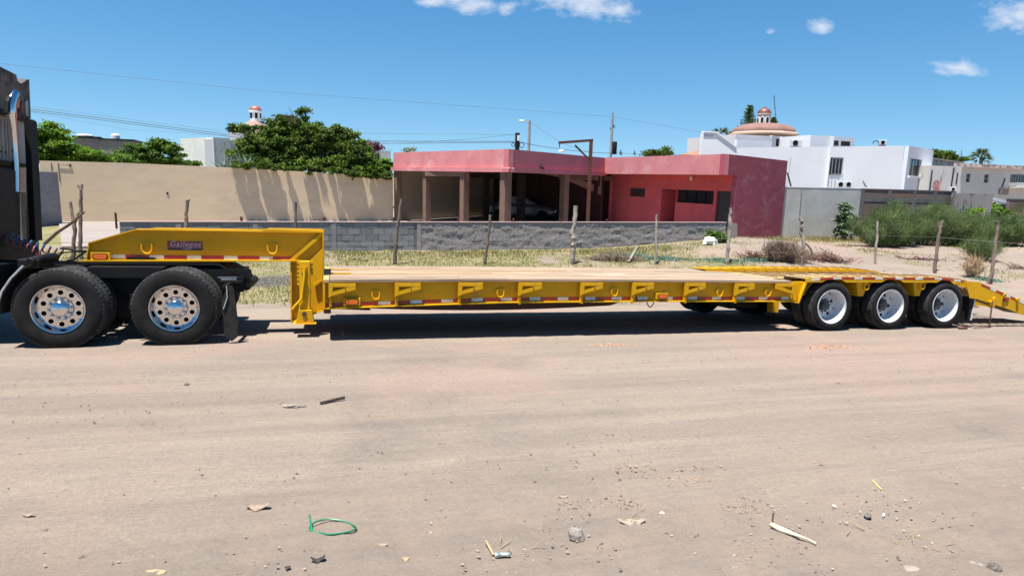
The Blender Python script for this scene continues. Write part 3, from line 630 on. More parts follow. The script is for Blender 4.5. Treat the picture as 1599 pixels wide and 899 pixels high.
MB().box(X0+.006,X1-.006,yd-.0048,yd-.0037,zm+.001,zm+.006).build('decal_line',WHT,d1)
# ---------------------------------------------------------------- wheels
def holed(b,ro,ri,nh,rc,rh,d,th=.012,ns=12):
    """annular plate with nh round holes (plane y=d)"""
    vs=[];fs=[]
    for j in range(nh):
        c=2*pi*(j+.5)/nh; h=pi/nh; bx=h*rc
        for i in range(ns*2):
            a=2*pi*i/(ns*2); ca,sa=cos(a),sin(a)
            k=min(bx/abs(ca) if abs(ca)>1e-6 else 9,(ro-rc)/sa if sa>1e-6 else 9,(rc-ri)/-sa if sa<-1e-6 else 9)
            for rr,dd in ((k,d),(rh,d),(rh,d+th)):
                X=rr*ca; Y=rr*sa
                if rr==k: ang=c+X/rc; R=rc+Y; vs.append((R*cos(ang),dd,R*sin(ang)))
                else: vs.append((rc*cos(c)+Y*cos(c)-X*sin(c),dd,rc*sin(c)+Y*sin(c)+X*cos(c)))
        o=j*ns*6
        for i in range(ns*2):
            i2=(i+1)%(ns*2)
            for q in (0,1): fs.append((o+i*3+q,o+i2*3+q,o+i2*3+q+1,o+i*3+q+1))
    b.add(vs,fs)
def tyre_mesh(R,rr,w):
    b=MB(); prof=[(rr+.0,.018),(rr+.012,.006),(rr+.03,.0),(rr+(R-rr)*.35,-.008),(rr+(R-rr)*.6,-.010),(R-.045,-.002),(R-.018,.012)]
    b.lathe(prof,64); 
    b.mi=1; tw=w-.024; gr=[(R-.018,.012),(R-.006,.022)]
    ng=4; seg=(tw-.022)/(ng+1)
    for g in range(ng+1):
        a=.022+g*seg; c=a+seg
        gr+=[(R,a+.008 if g else a+.004),(R,c-.008)]
        if g<ng: gr+=[(R-.014,c-.006),(R-.014,c+.006)]
    gr+=[(R-.018,w-.012)]
    b.lathe(gr,96)
    nl=56                                     # shoulder lugs
    for i in range(nl):
        t=2*pi*i/nl
        for y0,y1 in ((.006,.05),(w-.05,w-.006)):
            c,s_=cos(t),sin(t); dx=.011
            P=lambda r,k,y:(r*c-k*s_,y,r*s_+k*c)
            b.add([P(R-.02,-dx,y0),P(R-.02,dx,y0),P(R+.001,dx,y0+.01),P(R+.001,-dx,y0+.01),P(R-.02,-dx,y1),P(R-.02,dx,y1),P(R+.001,dx,y1),P(R+.001,-dx,y1)],[(0,1,2,3),(7,6,5,4),(3,2,6,7),(0,3,7,4),(1,5,6,2)])
    b.mi=0; b.lathe([(R-.018,w-.012),(R-.05,w-.0),(rr+(R-rr)*.5,w+.008),(rr+.02,w),(rr,w-.02)],64)
    return b
def wheel_drive(parent,x,y,far=False):
    """dual drive wheel; polished rim with ten hand holes, stud ring and bright hub cap"""
    o=empty('wheel',(x,y,.505)); o.parent=parent
    tyre_mesh(.52,.295,.255).build('tyre',[TYRE,TREAD],o,smooth=True)
    tyre_mesh(.52,.295,.255).build('tyre',[TYRE,TREAD],o,smooth=True,loc=(0,.315,0))
    b=MB(); b.lathe([(.300,.016),(.312,.004),(.306,-.004),(.296,-.002),(.287,.012),(.283,.045),(.268,.07),(.262,.10)],72); b.lathe([(.262,.10),(.25,.106)],72)
    holed(b,.25,.148,10,.205,.031,.106,th=.03); b.lathe([(.148,.106),(.143,.090),(.138,.085)],60); b.lathe([(.138,.085),(.09,.085)],60)
    b.lathe([(.262,.10),(.262,.26)],48)
    b.build('rim',CHROME,o,smooth=True)
    b=MB(); b.disc(.262,.20,40); b.build('brake_drum',BLK,o)
    b=MB()
    for i in range(10):
        t=2*pi*(i+.2)/10; c=(.122*cos(t),0,.122*sin(t)); b.lathe([(.019,.085),(.019,.062),(.015,.056),(.013,.040),(.006,.034),(0,.033)],10,c=c)
    tag(b.build('wheel_nuts',CHROME,o,smooth=True),kind='stuff')
    b=MB(); b.lathe([(.098,.085),(.098,.03),(.092,.022),(.075,.012),(.045,.004),(.0,.0)],40); b.build('hub_cap',CHROME,o,smooth=True)
    return o
def wheel_trailer(parent,x,y,rot=0.,first=[None]):
    o=empty('wheel',(x-3.2,y,.436)); o.parent=parent; o.rotation_euler=(0,rot,0)
    if first[0]:
        for ch in [c for c in bpy.data.objects if c.parent==first[0]]: dup(ch,o)
        return o
    first[0]=o
    R,rr=.437,.292; tyre_mesh(R,rr,.235).build('tyre',[TYRE,TREAD],o,smooth=True); tyre_mesh(R,rr,.235).build('tyre',[TYRE,TREAD],o,smooth=True,loc=(0,.30,0))
    b=MB(); b.lathe([(.296,.016),(.308,.004),(.304,-.003),(.292,.0),(.280,.016),(.272,.03),(.270,.06),(.266,.085),(.264,.20),(.250,.228)],64)
    holed(b,.250,.135,5,.195,.033,.228,th=.02); b.lathe([(.135,.228),(.128,.218),(.09,.216)],48); b.build('rim',RIMW,o,smooth=True)
    MB().disc(.258,.275,32).build('brake_drum',BLK,o)
    b=MB(); b.lathe([(.085,.216),(.085,.155),(.07,.14),(.04,.137),(.036,.13),(0,.129)],24)
    for i in range(10):
        t=2*pi*(i+.5)/10; b.lathe([(.016,.218),(.016,.188),(.007,.180),(0,.179)],6,c=(.112*cos(t),0,.112*sin(t)))
    b.build('hub',mat('hub_grey',(.07,.07,.072),(.03,.03,.03),scale=20,rough=.5) if 'hub_grey' not in bpy.data.materials else bpy.data.materials['hub_grey'],o,smooth=True)
    return o
for i,w in enumerate(wx):
    o=wheel_trailer(tr,w,.0,[.25,-.5,-.62][i])
for w in wx:
    o=wheel_trailer(tr,w,2.55-.0); o.rotation_euler=(0,0,pi)
b=MB()
for w in wx: b.tube([(w,.3,.436),(w,2.3,.436)],.07,10); b.box(w-.5,w+.5,.70,.80,.50,.56); b.box(w-.5,w+.5,1.75,1.85,.50,.56)
tp(b,'axle',BLK)
b=MB(); b.box(10.9,15.1,.62,.74,.60,.86); b.box(10.9,15.1,1.81,1.93,.60,.86); 
for w in (11.25,12.5,13.8,15.0): b.box(w,w+.12,.741,1.809,.62,.80)
tp(b,'rear_frame',BLK)
# raised lift axle seen ahead of the rear group
b=MB(); b.box(10.35,11.0,.8,1.8,.30,.50); tp(b,'air_tank',BLK,bevel=.03)
b=MB(); b.prism([(11.02,.28),(11.14,.28),(11.16,.60),(11.0,.60)],.45,.6); tp(b,'frame_bracket',YEL)
for y,c in ((2.5,0),):
    o=wheel_trailer(tr,10.62,y); o.scale=(.8,1,.8); o.location.z=.40; o.rotation_euler=(0,0,pi)
# ================================================================ TRACTOR (same ground frame)
tk=empty('truck_tractor',label='black framed truck tractor with sleeper cab and polished dual wheels coupled to gooseneck',cat='truck',mw=TF)
def kp(b,name,m,parent=tk,**k): return b.build(name,m,parent,**k)
wheel_drive(tk,-.015,.0); wheel_drive(tk,1.32,.0)
for x in (-.015,1.32):
    o=wheel_drive(tk,x,2.42); o.rotation_euler=(0,0,pi)
b=MB()
for x in (-.015,1.32): b.tube([(x,.3,.505),(x,2.1,.505)],.10,12); b.lathe([(.0,-.12),(.16,-.1),(.2,0),(.16,.12),(0,.15)],16,c=(x,1.2,.505))
kp(b,'axle',BLK,smooth=True)
XE=L(384,440,.8)[0]; XT=L(345,425,.8)[0]; ze=L(384,436,.8)[1]; zb_=L(375,466,.8)[1]
for ya in (.80,1.54): kp(MB().prism([(-3.2,.72),(XE-.18,.72),(XE,.80),(XE+.02,ze),(XT,1.0),(-3.2,1.03)],ya,ya+.08),'frame_rail',BLK)
b=MB()
for x in (-2.6,-1.2,.55,.75,XE-.15): b.box(x,x+.12,.881,1.539,.76,.96)
kp(b,'frame_crossmember',BLK)
b=MB(); b.prism([(.05,1.035),(XT,1.035),(XE-.02,ze+.01),(XE-.02,ze+.03),(XT,1.06),(.05,1.06)],.62,1.80); kp(b,'deck_plate',BLK)
b=MB(); b.lathe([(0,.0),(.44,.0),(.46,.03),(.46,.06),(0,.065)],32,c=(.75,1.2,1.065),ax='z'); kp(b,'fifth_wheel',BLK,smooth=True)
# springs and torque arms between the wheels
b=MB(); b.prism([(.50,.30),(.82,.30),(.92,.55),(.85,.95),(.45,.95),(.40,.55)],.58,.75); b.prism([(.3,.88),(1.05,.88),(1.12,1.02),(.2,1.02)],.34,.80); b.box(-.9,.45,.62,.70,.70,.98); b.box(.85,2.2,.62,.70,.72,.98)
b.tube([(.45,.50,.68),(.62,.48,.60),(.76,.46,.52)],.012,6); b.tube([(.72,.35,.46),(.74,.35,.56),(.74,.35,.66)],.035,8)
kp(b,'suspension',BLK)
b=MB(); b.tube([(XE+.02,.70,ze-.09),(XE+.02,1.7,ze-.09)],.07,12); b.tube([(XE+.03,.62,ze+.0),(XE+.03,.95,ze+.0)],.045,10); b.box(XE-.3,XE+.0,.56,.64,.66,.88); b.box(XE-.30,XE-.02,.45,.56,ze-.03,ze+.0)
for i in range(3): b.tube([(XE-.38+.1*i,.54,.66),(XE-.36+.1*i,.54,.60),(XE-.28+.1*i,.54,.58)],.012,5)
kp(b,'rear_crossmember',BLK)
b=MB(); p_=L(355,434,.42); b.box(p_[0]-.12,p_[0]+.13,.42,.425,p_[1],p_[1]+.007); b.box(p_[0]-.08,p_[0]+.12,.42,.425,p_[1]-.028,p_[1]-.018); kp(b,'bright_strip',CHROME2)
# hanging mud flap, buckled
xa,za=L(352,450,-.0); 
b=MB(); fp=[L(354,448),L(362,447),L(366,455),L(369,480),L(372,505),L(371,527),L(362,534),L(350,526),L(349,500),L(346,488),L(347,470)]
b.prism(fp[::-1],.03,.045); kp(b,'mud_flap',BLK2,bevel=.004)
b=MB(); p=[L(354,447),L(355,465),L(349,483)]; b.bar((p[0][0],.022,p[0][1]),(p[1][0],.022,p[1][1]),.02,.01); b.bar((p[1][0],.022,p[1][1]),(p[2][0],.022,p[2][1]),.02,.01); kp(b,'flap_clip',CHROME2)
b=MB(); p0=L(366,452,.2);b.bar((p0[0]-.1,.03,p0[1]+.05),(p0[0]-.08,.6,p0[1]+.05),.05,.04); q0=L(363,450,.2);q1=L(367,503,.2); b.tube([(q0[0],.2,q0[1]),(q0[0]+.03,.2,(q0[1]+q1[1])/2),(q1[0],.2,q1[1])],.022,6); b.box(q1[0]-.02,q1[0]+.05,.17,.23,q1[1]-.02,q1[1]+.03); kp(b,'flap_hanger',BLK)
# quarter fender ahead of first wheel
def fen(x,y0,y1,a0,a1,R=.60,zc=.505):
    b=MB(); n=12
    for i in range(n):
        t0,t1=a0+(a1-a0)*i/n,a0+(a1-a0)*(i+1)/n
        b.prism([(x+R*cos(t0),zc+R*sin(t0)),(x+R*cos(t1),zc+R*sin(t1)),(x+(R+.02)*cos(t1),zc+(R+.02)*sin(t1)),(x+(R+.02)*cos(t0),zc+(R+.02)*sin(t0))][::-1],y0,y1)
    return b
b=MB(); fq=[L(48,411,.0),L(56,420),L(44,428),L(28,452),L(8,478),L(-14,482),L(-8,462),L(12,435),L(30,414)]
kp(fen(-.015,.0,.62,radians(116),radians(185),R=.62),'quarter_fender',BLK2)
b=MB(); b.tube([(-.36,-.02,1.06),(-.50,-.02,.90),(-.60,-.02,.74),(-.66,-.02,.55)],.016,6); kp(b,'fender_edge',CHROME2,smooth=True)
b=MB(); b.tube([(-.30,.0,1.10),(-.22,.15,1.14),(-.20,.5,1.14)],.06,10); b.box(-.44,-.2,.02,.5,1.02,1.14); kp(b,'fender_bracket',BLK,bevel=.02)
# inner arch fenders over the far wheels
kp(fen(-.015,1.80,2.42,radians(25),radians(155),R=.56),'wheel_arch',BLK2) if False else None
# side boxes, tanks below the cab
b=MB(); b.box(-3.4,-1.35,.15,.75,.35,1.0); b.box(-1.2,-.75,.25,.8,.62,1.05); b.box(-3.4,-1.3,.8,2.3,1.02,1.20); kp(b,'battery_box',BLK,bevel=.01)
b=MB(); b.box(-.95,-.80,.28,.30,.95,.985); b.box(-1.15,-1.02,.24,.26,.80,.90); b.box(-1.35,-1.30,.2,.3,1.2,1.24); kp(b,'bright_strip',CHROME2)
# sleeper: back wall at x=-1.35, we see its rear face
XB=-1.36
def BK(px,py,x=XB):     # point on the rear face plane -> (y,z)
    p0=O_+e1*x; r=ray(px,py); p=r*(e1.dot(p0)/e1.dot(r)); d=p-O_; return (d.dot(e2),d.dot(e3))
yR=BK(48,300)[0]
b=MB(); b.box(-3.9,XB,.05,yR,1.25,BK(30,187)[1]); sl=kp(b,'sleeper_body',CAB,bevel=.02)
topp=[BK(-60,60),BK(0,105),BK(12,111),BK(25,117.5),BK(26.5,127),BK(32,131),BK(38,128),BK(40,126),BK(45,124.5),BK(47.5,186)]
y_l=.05; z_l=BK(0,187)[1]
b=MB(); pl=[(y_l,z_l+.02)]+[(y_l,topp[0][1])]+topp[1:]; b.prism([(p[0],p[1]) for p in [(y_l,topp[1][1]+.25)]+topp[1:]+[(y_l,topp[-1][1])]],XB-.9,XB+.01,ax='x'); kp(b,'roof_fairing',CABD)
b=MB(); a0,a1=BK(37,160),BK(47,186); b.prism([(a0[0],a0[1]),(yR-.01,a0[1]+.05),(yR-.005,a1[1]+.02),(a0[0],a1[1]+.02)],XB+.012,XB+.03,ax='x'); kp(b,'fairing_patch',CAB)
for pyt,pyb in ((180.5,186.5),(254.5,261)):
    za,zb=BK(20,pyt)[1],BK(20,pyb)[1]; kp(MB().box(XB+.012,XB+.10,.05,BK(46,pyt)[0],zb,za),'cross_rail',BLK,bevel=.01)
b=MB()
for px in (3,9,13): y=BK(px,220)[0]; b.box(XB+.001,XB+.018,y-.02,y+.02,BK(px,254)[1],BK(px,188)[1])
kp(b,'panel_rib',CAB)
b=MB(); b.box(XB-.5,XB+.012,.05,yR-.004,.9,BK(30,258)[1]); kp(b,'lower_back_panel',DKBOX)
kp(MB().box(XB+.001,XB+.0121,.05,BK(11,238)[0],BK(5,239)[1],BK(5,237)[1]),'panel_seam',BLK)
# tall far-side extender
y0=BK(49,300,XB+.25)[0]; y1=BK(60,300,XB+.25)[0]-.0
b=MB(); b.box(XB+.20,XB+.25,y0,y0+.06,BK(55,376,XB+.25)[1],BK(55,188,XB+.25)[1]); b.prism([(y0,BK(55,376,XB+.25)[1]),(y1,BK(60,376,XB+.25)[1]),(y1,BK(60,194,XB+.25)[1]),(y0,BK(50,188,XB+.25)[1])],XB+.251,XB+.28,ax='x'); kp(b,'side_extender',BLK)
b=MB(); b.tube([(XB+.05,BK(46.5,187)[0],BK(46,187)[1]),(XB+.05,BK(46.5,187)[0],BK(46,374)[1])],.022,8); kp(b,'corner_tube',CHROME2,smooth=True)
# exhaust stack
def bk3(px,py,x): y,z=BK(px,py,x); return (x,y,z)
xs=XB+.30
b=MB(); b.tube([bk3(25.5,300,xs),bk3(25,255,xs),bk3(23,225,xs),bk3(21,200,xs),bk3(18,182,xs),bk3(16.5,166,xs),bk3(19,154,xs),bk3(24,146,xs)],[.045,.045,.048,.052,.062,.066,.062,.055],14); kp(b,'exhaust_stack',CHROME,smooth=True)
b=MB(); b.tube([bk3(10.5,178,xs+.02),bk3(12,160,xs+.02),bk3(15,152,xs+.02)],.03,8); kp(b,'stack_bracket',BLK)
b=MB(); b.tube([bk3(26,186,xs-.02),bk3(27,176,xs-.02),bk3(29,158,xs-.02)],.05,8); kp(b,'stack_shield',RUST)
# lower dark panels, perforated guard
ya=BK(26,300)[0]
b=MB(); b.box(XB+.02,XB+.34,BK(-40,300,XB+.34)[0],BK(26,300,XB+.34)[0],BK(10,388,XB+.34)[1],BK(10,263,XB+.34)[1]); kp(b,'air_cleaner_box',DKBOX,bevel=.03)
b=MB(); b.prism([BK(30,262,XB+.1),BK(40,262,XB+.1),BK(41,375,XB+.1),BK(31,375,XB+.1)],XB+.10,XB+.11,ax='x'); g_=kp(b,'perforated_guard',CHROME2)
b=MB()
yA,zA=BK(40,262,XB+.12); yB,zB=BK(31,375,XB+.12)
for i in range(34):
    for j in range(5): b.box(XB+.111,XB+.115,yA-.02-j*.035-.009,yA-.02-j*.035+.009,zA-.40-i*.028-.009,zA-.40-i*.028+.009)
tag(kp(b,'guard_hole',BLK,parent=g_),kind='stuff')
b=MB(); b.box(XB-.4,XB+.12,.1,yR-.1,.85,1.28); kp(b,'cab_crossmember',BLK)
hp=[L(px,py,1.) for px,py in ((72,420),(95,420),(90,408),(93,398),(78,397),(76,408))]; kp(MB().prism(hp,.97,1.05),'hose_post',BLK)
# coiled air lines and straight leads
def coil(p0,p1,n,r,rad,sag,m,name):
    b=MB(); p0=Vector(p0);p1=Vector(p1); N_=n*12; pts=[]; d=(p1-p0).normalized(); s=Vector((0,0,1)); sd=d.cross(s).normalized(); s=sd.cross(d)
    for i in range(N_+1):
        f=i/N_; t=2*pi*n*f; rr=r*(1-.25*f); pts.append(p0.lerp(p1,f)-Vector((0,0,sag*sin(pi*f)))+s*cos(t)*rr+sd*sin(t)*rr)
    b.tube(pts,rad,6); return kp(b,name,m,smooth=True)
def K3(px,py,y): x,z=L(px,py,y); return (x,y,z)
coil(K3(-12,360,1.3),K3(97,396,1.2),11,.068,.010,.02,COILB,'blue_coil_hose')
coil(K3(-12,366,1.15),K3(95,398,1.12),10,.068,.010,.05,COILR,'red_coil_hose')
b=MB(); b.tube([K3(94,388,1.2),K3(104,389,1.2),K3(120,392,1.1),K3(136,392.5,1.0)],.014,6); b.tube([K3(136,392.5,1.0),K3(124,400,1.),K3(116,406,1.),K3(107,407,1.),K3(103,409,1.)],.014,6); b.tube([K3(92,396,1.15),K3(110,394,1.1),K3(134,393,1.05)],.010,6); kp(b,'air_line',BLK,smooth=True)
# ================================================================ LOT WALLS AND THE BLOCK WALL
def hz(px): return HA+HB*(px-800)                      # photo row of the horizon
def at(px,Z,z=None):                                    # ground-plan point: sight line of column px at depth Z
    p=PZ(px,hz(px),Z); return (p.x,p.y)
def wframe(a,b):
    """matrix with x along a->b, y away from the viewer side, z up"""
    d=Vector((b[0]-a[0],b[1]-a[1],0)).normalized(); n=Vector((-d.y,d.x,0))
    m=Matrix((d,n,Vector((0,0,1)))).transposed().to_4x4(); m.translation=Vector((a[0],a[1],0)); return m,d
def wl(a,b): return hypot(b[0]-a[0],b[1]-a[1])
# concrete block wall (bare blocks left, rough mortar right)
BA,BB=at(180,19.3),at(1140,25.6); LB=wl(BA,BB); mB,_=wframe(BA,BB)
tW=vplane(655,348,BA,BB)[0]; z0w=-1.62
def slope_top(t): return vplane(180,347.3,BA,BB)[1]*(1-t/LB)+vplane(1140,348.3,BA,BB)[1]*t/LB
bw=empty('block_wall',label='low unfinished wall of bare grey blocks and rough mortar behind the trailer',cat='wall',mw=mB)
zt0=slope_top(0)
# bare blocks, course by course
bx=None; random.seed(3)
BH=.205; BL=.41
core=MB()
for j in range(5):
    x=0.0; off=(j%2)*BL/2; k=0; xs=[0]; q=off if off else BL
    while q<tW-.18: xs.append(q); q+=BL
    xs.append(tW-.17)
    for i in range(len(xs)-1):
        if xs[i+1]-xs[i]<.05: continue
        a,c=xs[i]+.006,xs[i+1]-.006; zt=slope_top(a)-.012-j*BH
        o=MB().box(0,c-a,random.uniform(-.004,.004),.14,-BH+.012,0).build('block',BLOCK,bw,loc=(a,0,zt))
n=24
for i in range(n):
    a,c=tW*i/n,tW*(i+1)/n; core.prism([(a,slope_top(0)-1.25),(c,slope_top(0)-1.25),(c,slope_top(c)-.014),(a,slope_top(a)-.014)],.010,.135)
core.build('mortar_core',MORTJ,bw)
def pier(t,w=.15,d=0.): return MB().box(t-w/2,t+w/2,-.012-d,.15,slope_top(t)-1.3,slope_top(t)+.001)
for px in (522,655,280,400): 
    t=vplane(px,370,BA,BB)[0]; pier(t).build('wall_pier',MORT if px==655 else GRYL,bw)
b=MB(); t0=tW+.08; n=60
nx=int((LB-t0)/.05); nz=26
xs=np.linspace(t0,LB,nx); zs=np.linspace(0,1,nz); XX,ZZ=np.meshgrid(xs,zs); zt_=np.array([slope_top(x) for x in xs]); zz_=zt_[None,:]-(1-ZZ)*1.35
yyv=-(fbm(XX*17,zz_*30,3,4)-.5)*.032-(fbm(XX*2.5,zz_*9,2,5)-.5)*.025+.03*np.clip((.22-abs(((zt_[None,:]-zz_)%.41)-.0))*0,0,1)
yyv[-1]=0
idx2=np.arange(nx*nz).reshape(nz,nx); fq2=np.stack([idx2[:-1,:-1],idx2[:-1,1:],idx2[1:,1:],idx2[1:,:-1]],-1).reshape(-1,4)
big('mortar_face',np.stack([XX,yyv,zz_],-1),fq2,MORT,bw,smooth=True)
b=MB(); b.prism([(t0,slope_top(0)-1.4),(LB,slope_top(LB)-1.4),(LB,slope_top(LB)),(t0,slope_top(t0))],.05,.15); b.build('mortar_body',MORT,bw)
for i in range(12):
    a,c=LB*i/12,LB*(i+1)/12
b=MB(); b.prism([(0,slope_top(0)),(LB,slope_top(LB)),(LB,slope_top(LB)+.022),(0,slope_top(0)+.022)],-.02,.16); b.build('wall_cap',mat('pinkish_cap',(.42,.28,.26),(.33,.24,.22),scale=5,rough=.9),bw)
# short rusty stubs standing on the wall
for px,yt in ((181,335),(461.5,317),(615.5,340),(716.5,340),(803,341),(876,341),(949,342),(506,341)):
    if px in (461.5,506): continue
    t=vplane(px,346,BA,BB)[0]; h=(347-yt)/45; 
    st=MB().tube([(t,.05,slope_top(t)-.2),(t,.05,slope_top(t)+h+.02)],.033,8).build('wall_stub',RUST,bw)
t=vplane(376,346,BA,BB)[0]; MB().tube([(t,.3,slope_top(t)-.4),(t,.3,slope_top(t)+.16)],.04,8).build('wall_stub',RUST,bw); t=vplane(507,346,BA,BB)[0]; MB().tube([(t,.3,slope_top(t)-.4),(t,.3,slope_top(t)+.16)],.04,8).build('wall_stub',RUST,bw)
# pale slab of the yard and the drive
zF=-2.43
def gpt(px,py,z): 
    r=ray(px,py); k=z/r.z; return (r.x*k,r.y*k)
b=MB(); sl=[gpt(97,386,zF-.02),gpt(178,386,zF-.02),(BA[0]+.05,BA[1]+.2),(BB[0]-.3,BB[1]+.15),at(1135,30.5),at(1160,36),(3,46),(-8,44),(-25,34),gpt(92,346,zF)]
b.prism(sl,-2.9,zF,ax='z'); tag(b.build('yard_slab',SLAB),kind='structure')
# tan wall
TA,TB=at(63,28.7),at(614,34.45); mT,_=wframe(TA,TB); LT=wl(TA,TB)
tw=empty('tan_wall',label='tall tan plastered wall streaked by the shadow of the big tree',cat='wall',mw=mT)
top=[(vplane(p,y,TA,TB)) for p,y in ((68,251.5),(200,255),(400,264),(610,277.2))]
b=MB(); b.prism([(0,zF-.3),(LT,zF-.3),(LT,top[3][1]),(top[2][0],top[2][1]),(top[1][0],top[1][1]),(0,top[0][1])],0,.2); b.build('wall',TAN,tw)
t,z=vplane(93,260,TA,TB); b=MB(); b.box(t-.30,t-.28,-.02,-.002,zF+1.8,z+.15);b.box(t-.04,t-.02,-.02,-.002,zF+1.8,z+.15); b.build('rebar',RUST,tw)
for px,py in ((110,258.5),(262,302.5),(551,280.5)): t,z=vplane(px,py,TA,TB); MB().tube([(t,-.02,z),(t,.01,z)],.055,8).build('drain_hole',DARKIN,tw)
t,z=vplane(112,258.5,TA,TB); MB().bar((t-.5,-.03,z+.03),(t,-.03,z),.02).build('drain_pipe',GRYL,tw)
# small grey wall at far left
GA=gpt(20,356,-2.46); GB=gpt(98,349.5,-2.46); mG,_=wframe(GA,GB); LG=wl(GA,GB)
gw=empty('grey_side_wall',label='small grey cement wall standing before the tan wall beside the truck cab',cat='wall',mw=mG)
zt=vplane(93,270,GA,GB)[1]; MB().box(-2,LG,0,.2,-2.7,zt).build('wall',GRYL,gw)
MB().box(-2,LG+.004,-.01,.21,zt,zt+.04).build('wall_cap',GRYW,gw)
# grey rendered wall right of the pink house, brick wall, next grey wall, far brick end
A1,A2=at(1215,31.6),at(1346,33.4)
gr=empty('grey_rendered_wall',label='plain grey cement wall between the pink house and brick wall',cat='wall',mw=wframe(A1,A2)[0])
LL=wl(A1,A2); z1,z2=vplane(1222,293,A1,A2)[1],vplane(1345,295.5,A1,A2)[1]
MB().prism([(0,-3.2),(LL,-3.2),(LL,z2),(0,z1)],0,.2).build('wall',GRYW,gr); MB().prism([(0,z1+.001),(LL,z2+.001),(LL,z2+.05),(0,z1+.05)],-.01,.21).build('wall_cap',WHITE,gr)
t,z=vplane(1252,297,A1,A2); MB().bar((t,-.02,z),(t,-.02,z-1.1),.035).build('drain_pipe',GRYL,gr)
B1=A2; B2=at(1494,35.2); LB2=wl(B1,B2)
br=empty('brick_wall',label='weathered red brick wall with grey concrete posts behind green bushes',cat='wall',mw=wframe(B1,B2)[0])
z1,z2=vplane(1346,296.5,B1,B2)[1],vplane(1494,300.5,B1,B2)[1]
MB().prism([(0.01,-3.2),(LB2,-3.2),(LB2,z2),(0.01,z1)],.02,.18).build('brick_face',BRICK,br)
for px in (1349,1391,1430,1462,1492):
    t,z=vplane(px,297,B1,B2); MB().box(t-.11,t+.11,0,.2,-3.2,z1+(z2-z1)*t/LB2+.01).build('concrete_post',CONC,br)
ta=vplane(1392,311,B1,B2); MB().prism([(0.12,z1-.62),(LB2,z2-.62),(LB2,z2-.40),(0.12,z1-.40)],.008,.19).build('concrete_band',CONC,br)
MB().prism([(0.0,z1-.0),(LB2,z2-.0),(LB2,z2+.06),(0.0,z1+.06)],.001,.2).build('concrete_band',CONC,br)
C1,C2=at(1493,34.6),at(1553,35.4); gr2=empty('stained_grey_wall',label='short grey wall with dark stains right of the brick wall',cat='wall',mw=wframe(C1,C2)[0]); LC=wl(C1,C2); zc=vplane(1500,302,C1,C2)[1]
MB().box(0,LC,0,.2,-3.2,zc).build('wall',mat('stained_grey',(.27,.25,.235),(.12,.105,.10),scale=.9,rough=.95,lo=.52,hi=.62,stretch=(1.4,1,.6)),gr2); MB().box(1.95,2.05,-.02,-.001,-3,zc-.01).build('joint',GRYL,gr2)
D1,D2=at(1580,36),at(1640,36.8); br2=empty('brick_wall_end',label='red brick wall piece with dark cap at the right edge',cat='wall',mw=wframe(D1,D2)[0]); zd=vplane(1590,312,D1,D2)[1]; MB().box(0,wl(D1,D2),0,.2,-3.2,zd).build('brick_face',BRICK,br2); MB().box(-.02,wl(D1,D2),-.02,.22,zd,zd+.10).build('wall_cap',GRYL,br2)
E1_,E2_=at(1551,37),at(1584,37.5); pr=empty('sloping_parapet',label='dark low wall with white sloping ramp edge between grey and brick walls',cat='wall',mw=wframe(E1_,E2_)[0]); zA=vplane(1553,309,E1_,E2_)[1]; zB=vplane(1580,316,E1_,E2_)[1]; Lp=wl(E1_,E2_)
MB().prism([(0,-3),(Lp,-3),(Lp,zB-.14),(0,zB-.14)],0,.2).build('wall',GRYL,pr); MB().prism([(0,zA-.16),(Lp,zB-.16),(Lp,zB+.02),(0,zA+.02)],-.05,.25).build('ramp_edge',WHITE,pr)
# ================================================================ PINK HOUSE
pk=empty('pink_house',(0,0,0),label='single storey pink and crimson house with open brown columned carport',cat='house')
zt=1.21
A=at(615,34.5); B=at(794,27.1); C=at(943.5,34.8); D=at(1130,27.1); E_=at(1227,31.6)
hA=lambda p,q,px,py: vplane(px,py,p,q)[1]
def fascia(p,q,ztl,ztr,zbl,zbr,th=.25,name='fascia',m=PINK,ledge=True,ext=0.):
    mm,_=wframe(p,q); L_=wl(p,q)
    o=MB(); o.prism([(0,zbl+.20 if ledge else zbl),(L_,zbr+.20 if ledge else zbr),(L_,ztr),(0,ztl)],0,th); f=o.build(name,m,pk); f.matrix_world=mm
    if ledge:
        l=MB(); l.prism([(-ext,zbl),(L_+ext,zbr),(L_+ext,zbr+.16),(L_,zbr+.199),(0,zbl+.199),(-ext,zbl+.16)],-.10,th); g=l.build('fascia_ledge',m,pk); g.matrix_world=mm
    return f
fascia(A,B,zt,zt,.25,.25,ext=.1); fascia(B,C,zt,zt,.25,.25,m=mat('pink_stucco_shaded',(.54,.17,.19),(.48,.145,.165),scale=1.2,rough=.9,bump=.5,bscale=26,bdist=.012,fine=.10,fscale=9,col3=(.50,.16,.18),s3=.9,lo3=.5,hi3=.72),ext=.1)  # right-hand face gets a darker copy of the pink stucco as painted shade
zD0=hA(C,D,944,271.5); zD1=hA(C,D,1130,274.3)
fascia(C,D,zt+.01,zt+.01,(zD0+zD1)/2,(zD0+zD1)/2,ledge=False,th=.22)
def offset(p,q,d):
    v=Vector((q[0]-p[0],q[1]-p[1])).normalized(); n=Vector((-v.y,v.x)); return (p[0]+n.x*d,p[1]+n.y*d),(q[0]+n.x*d,q[1]+n.y*d)
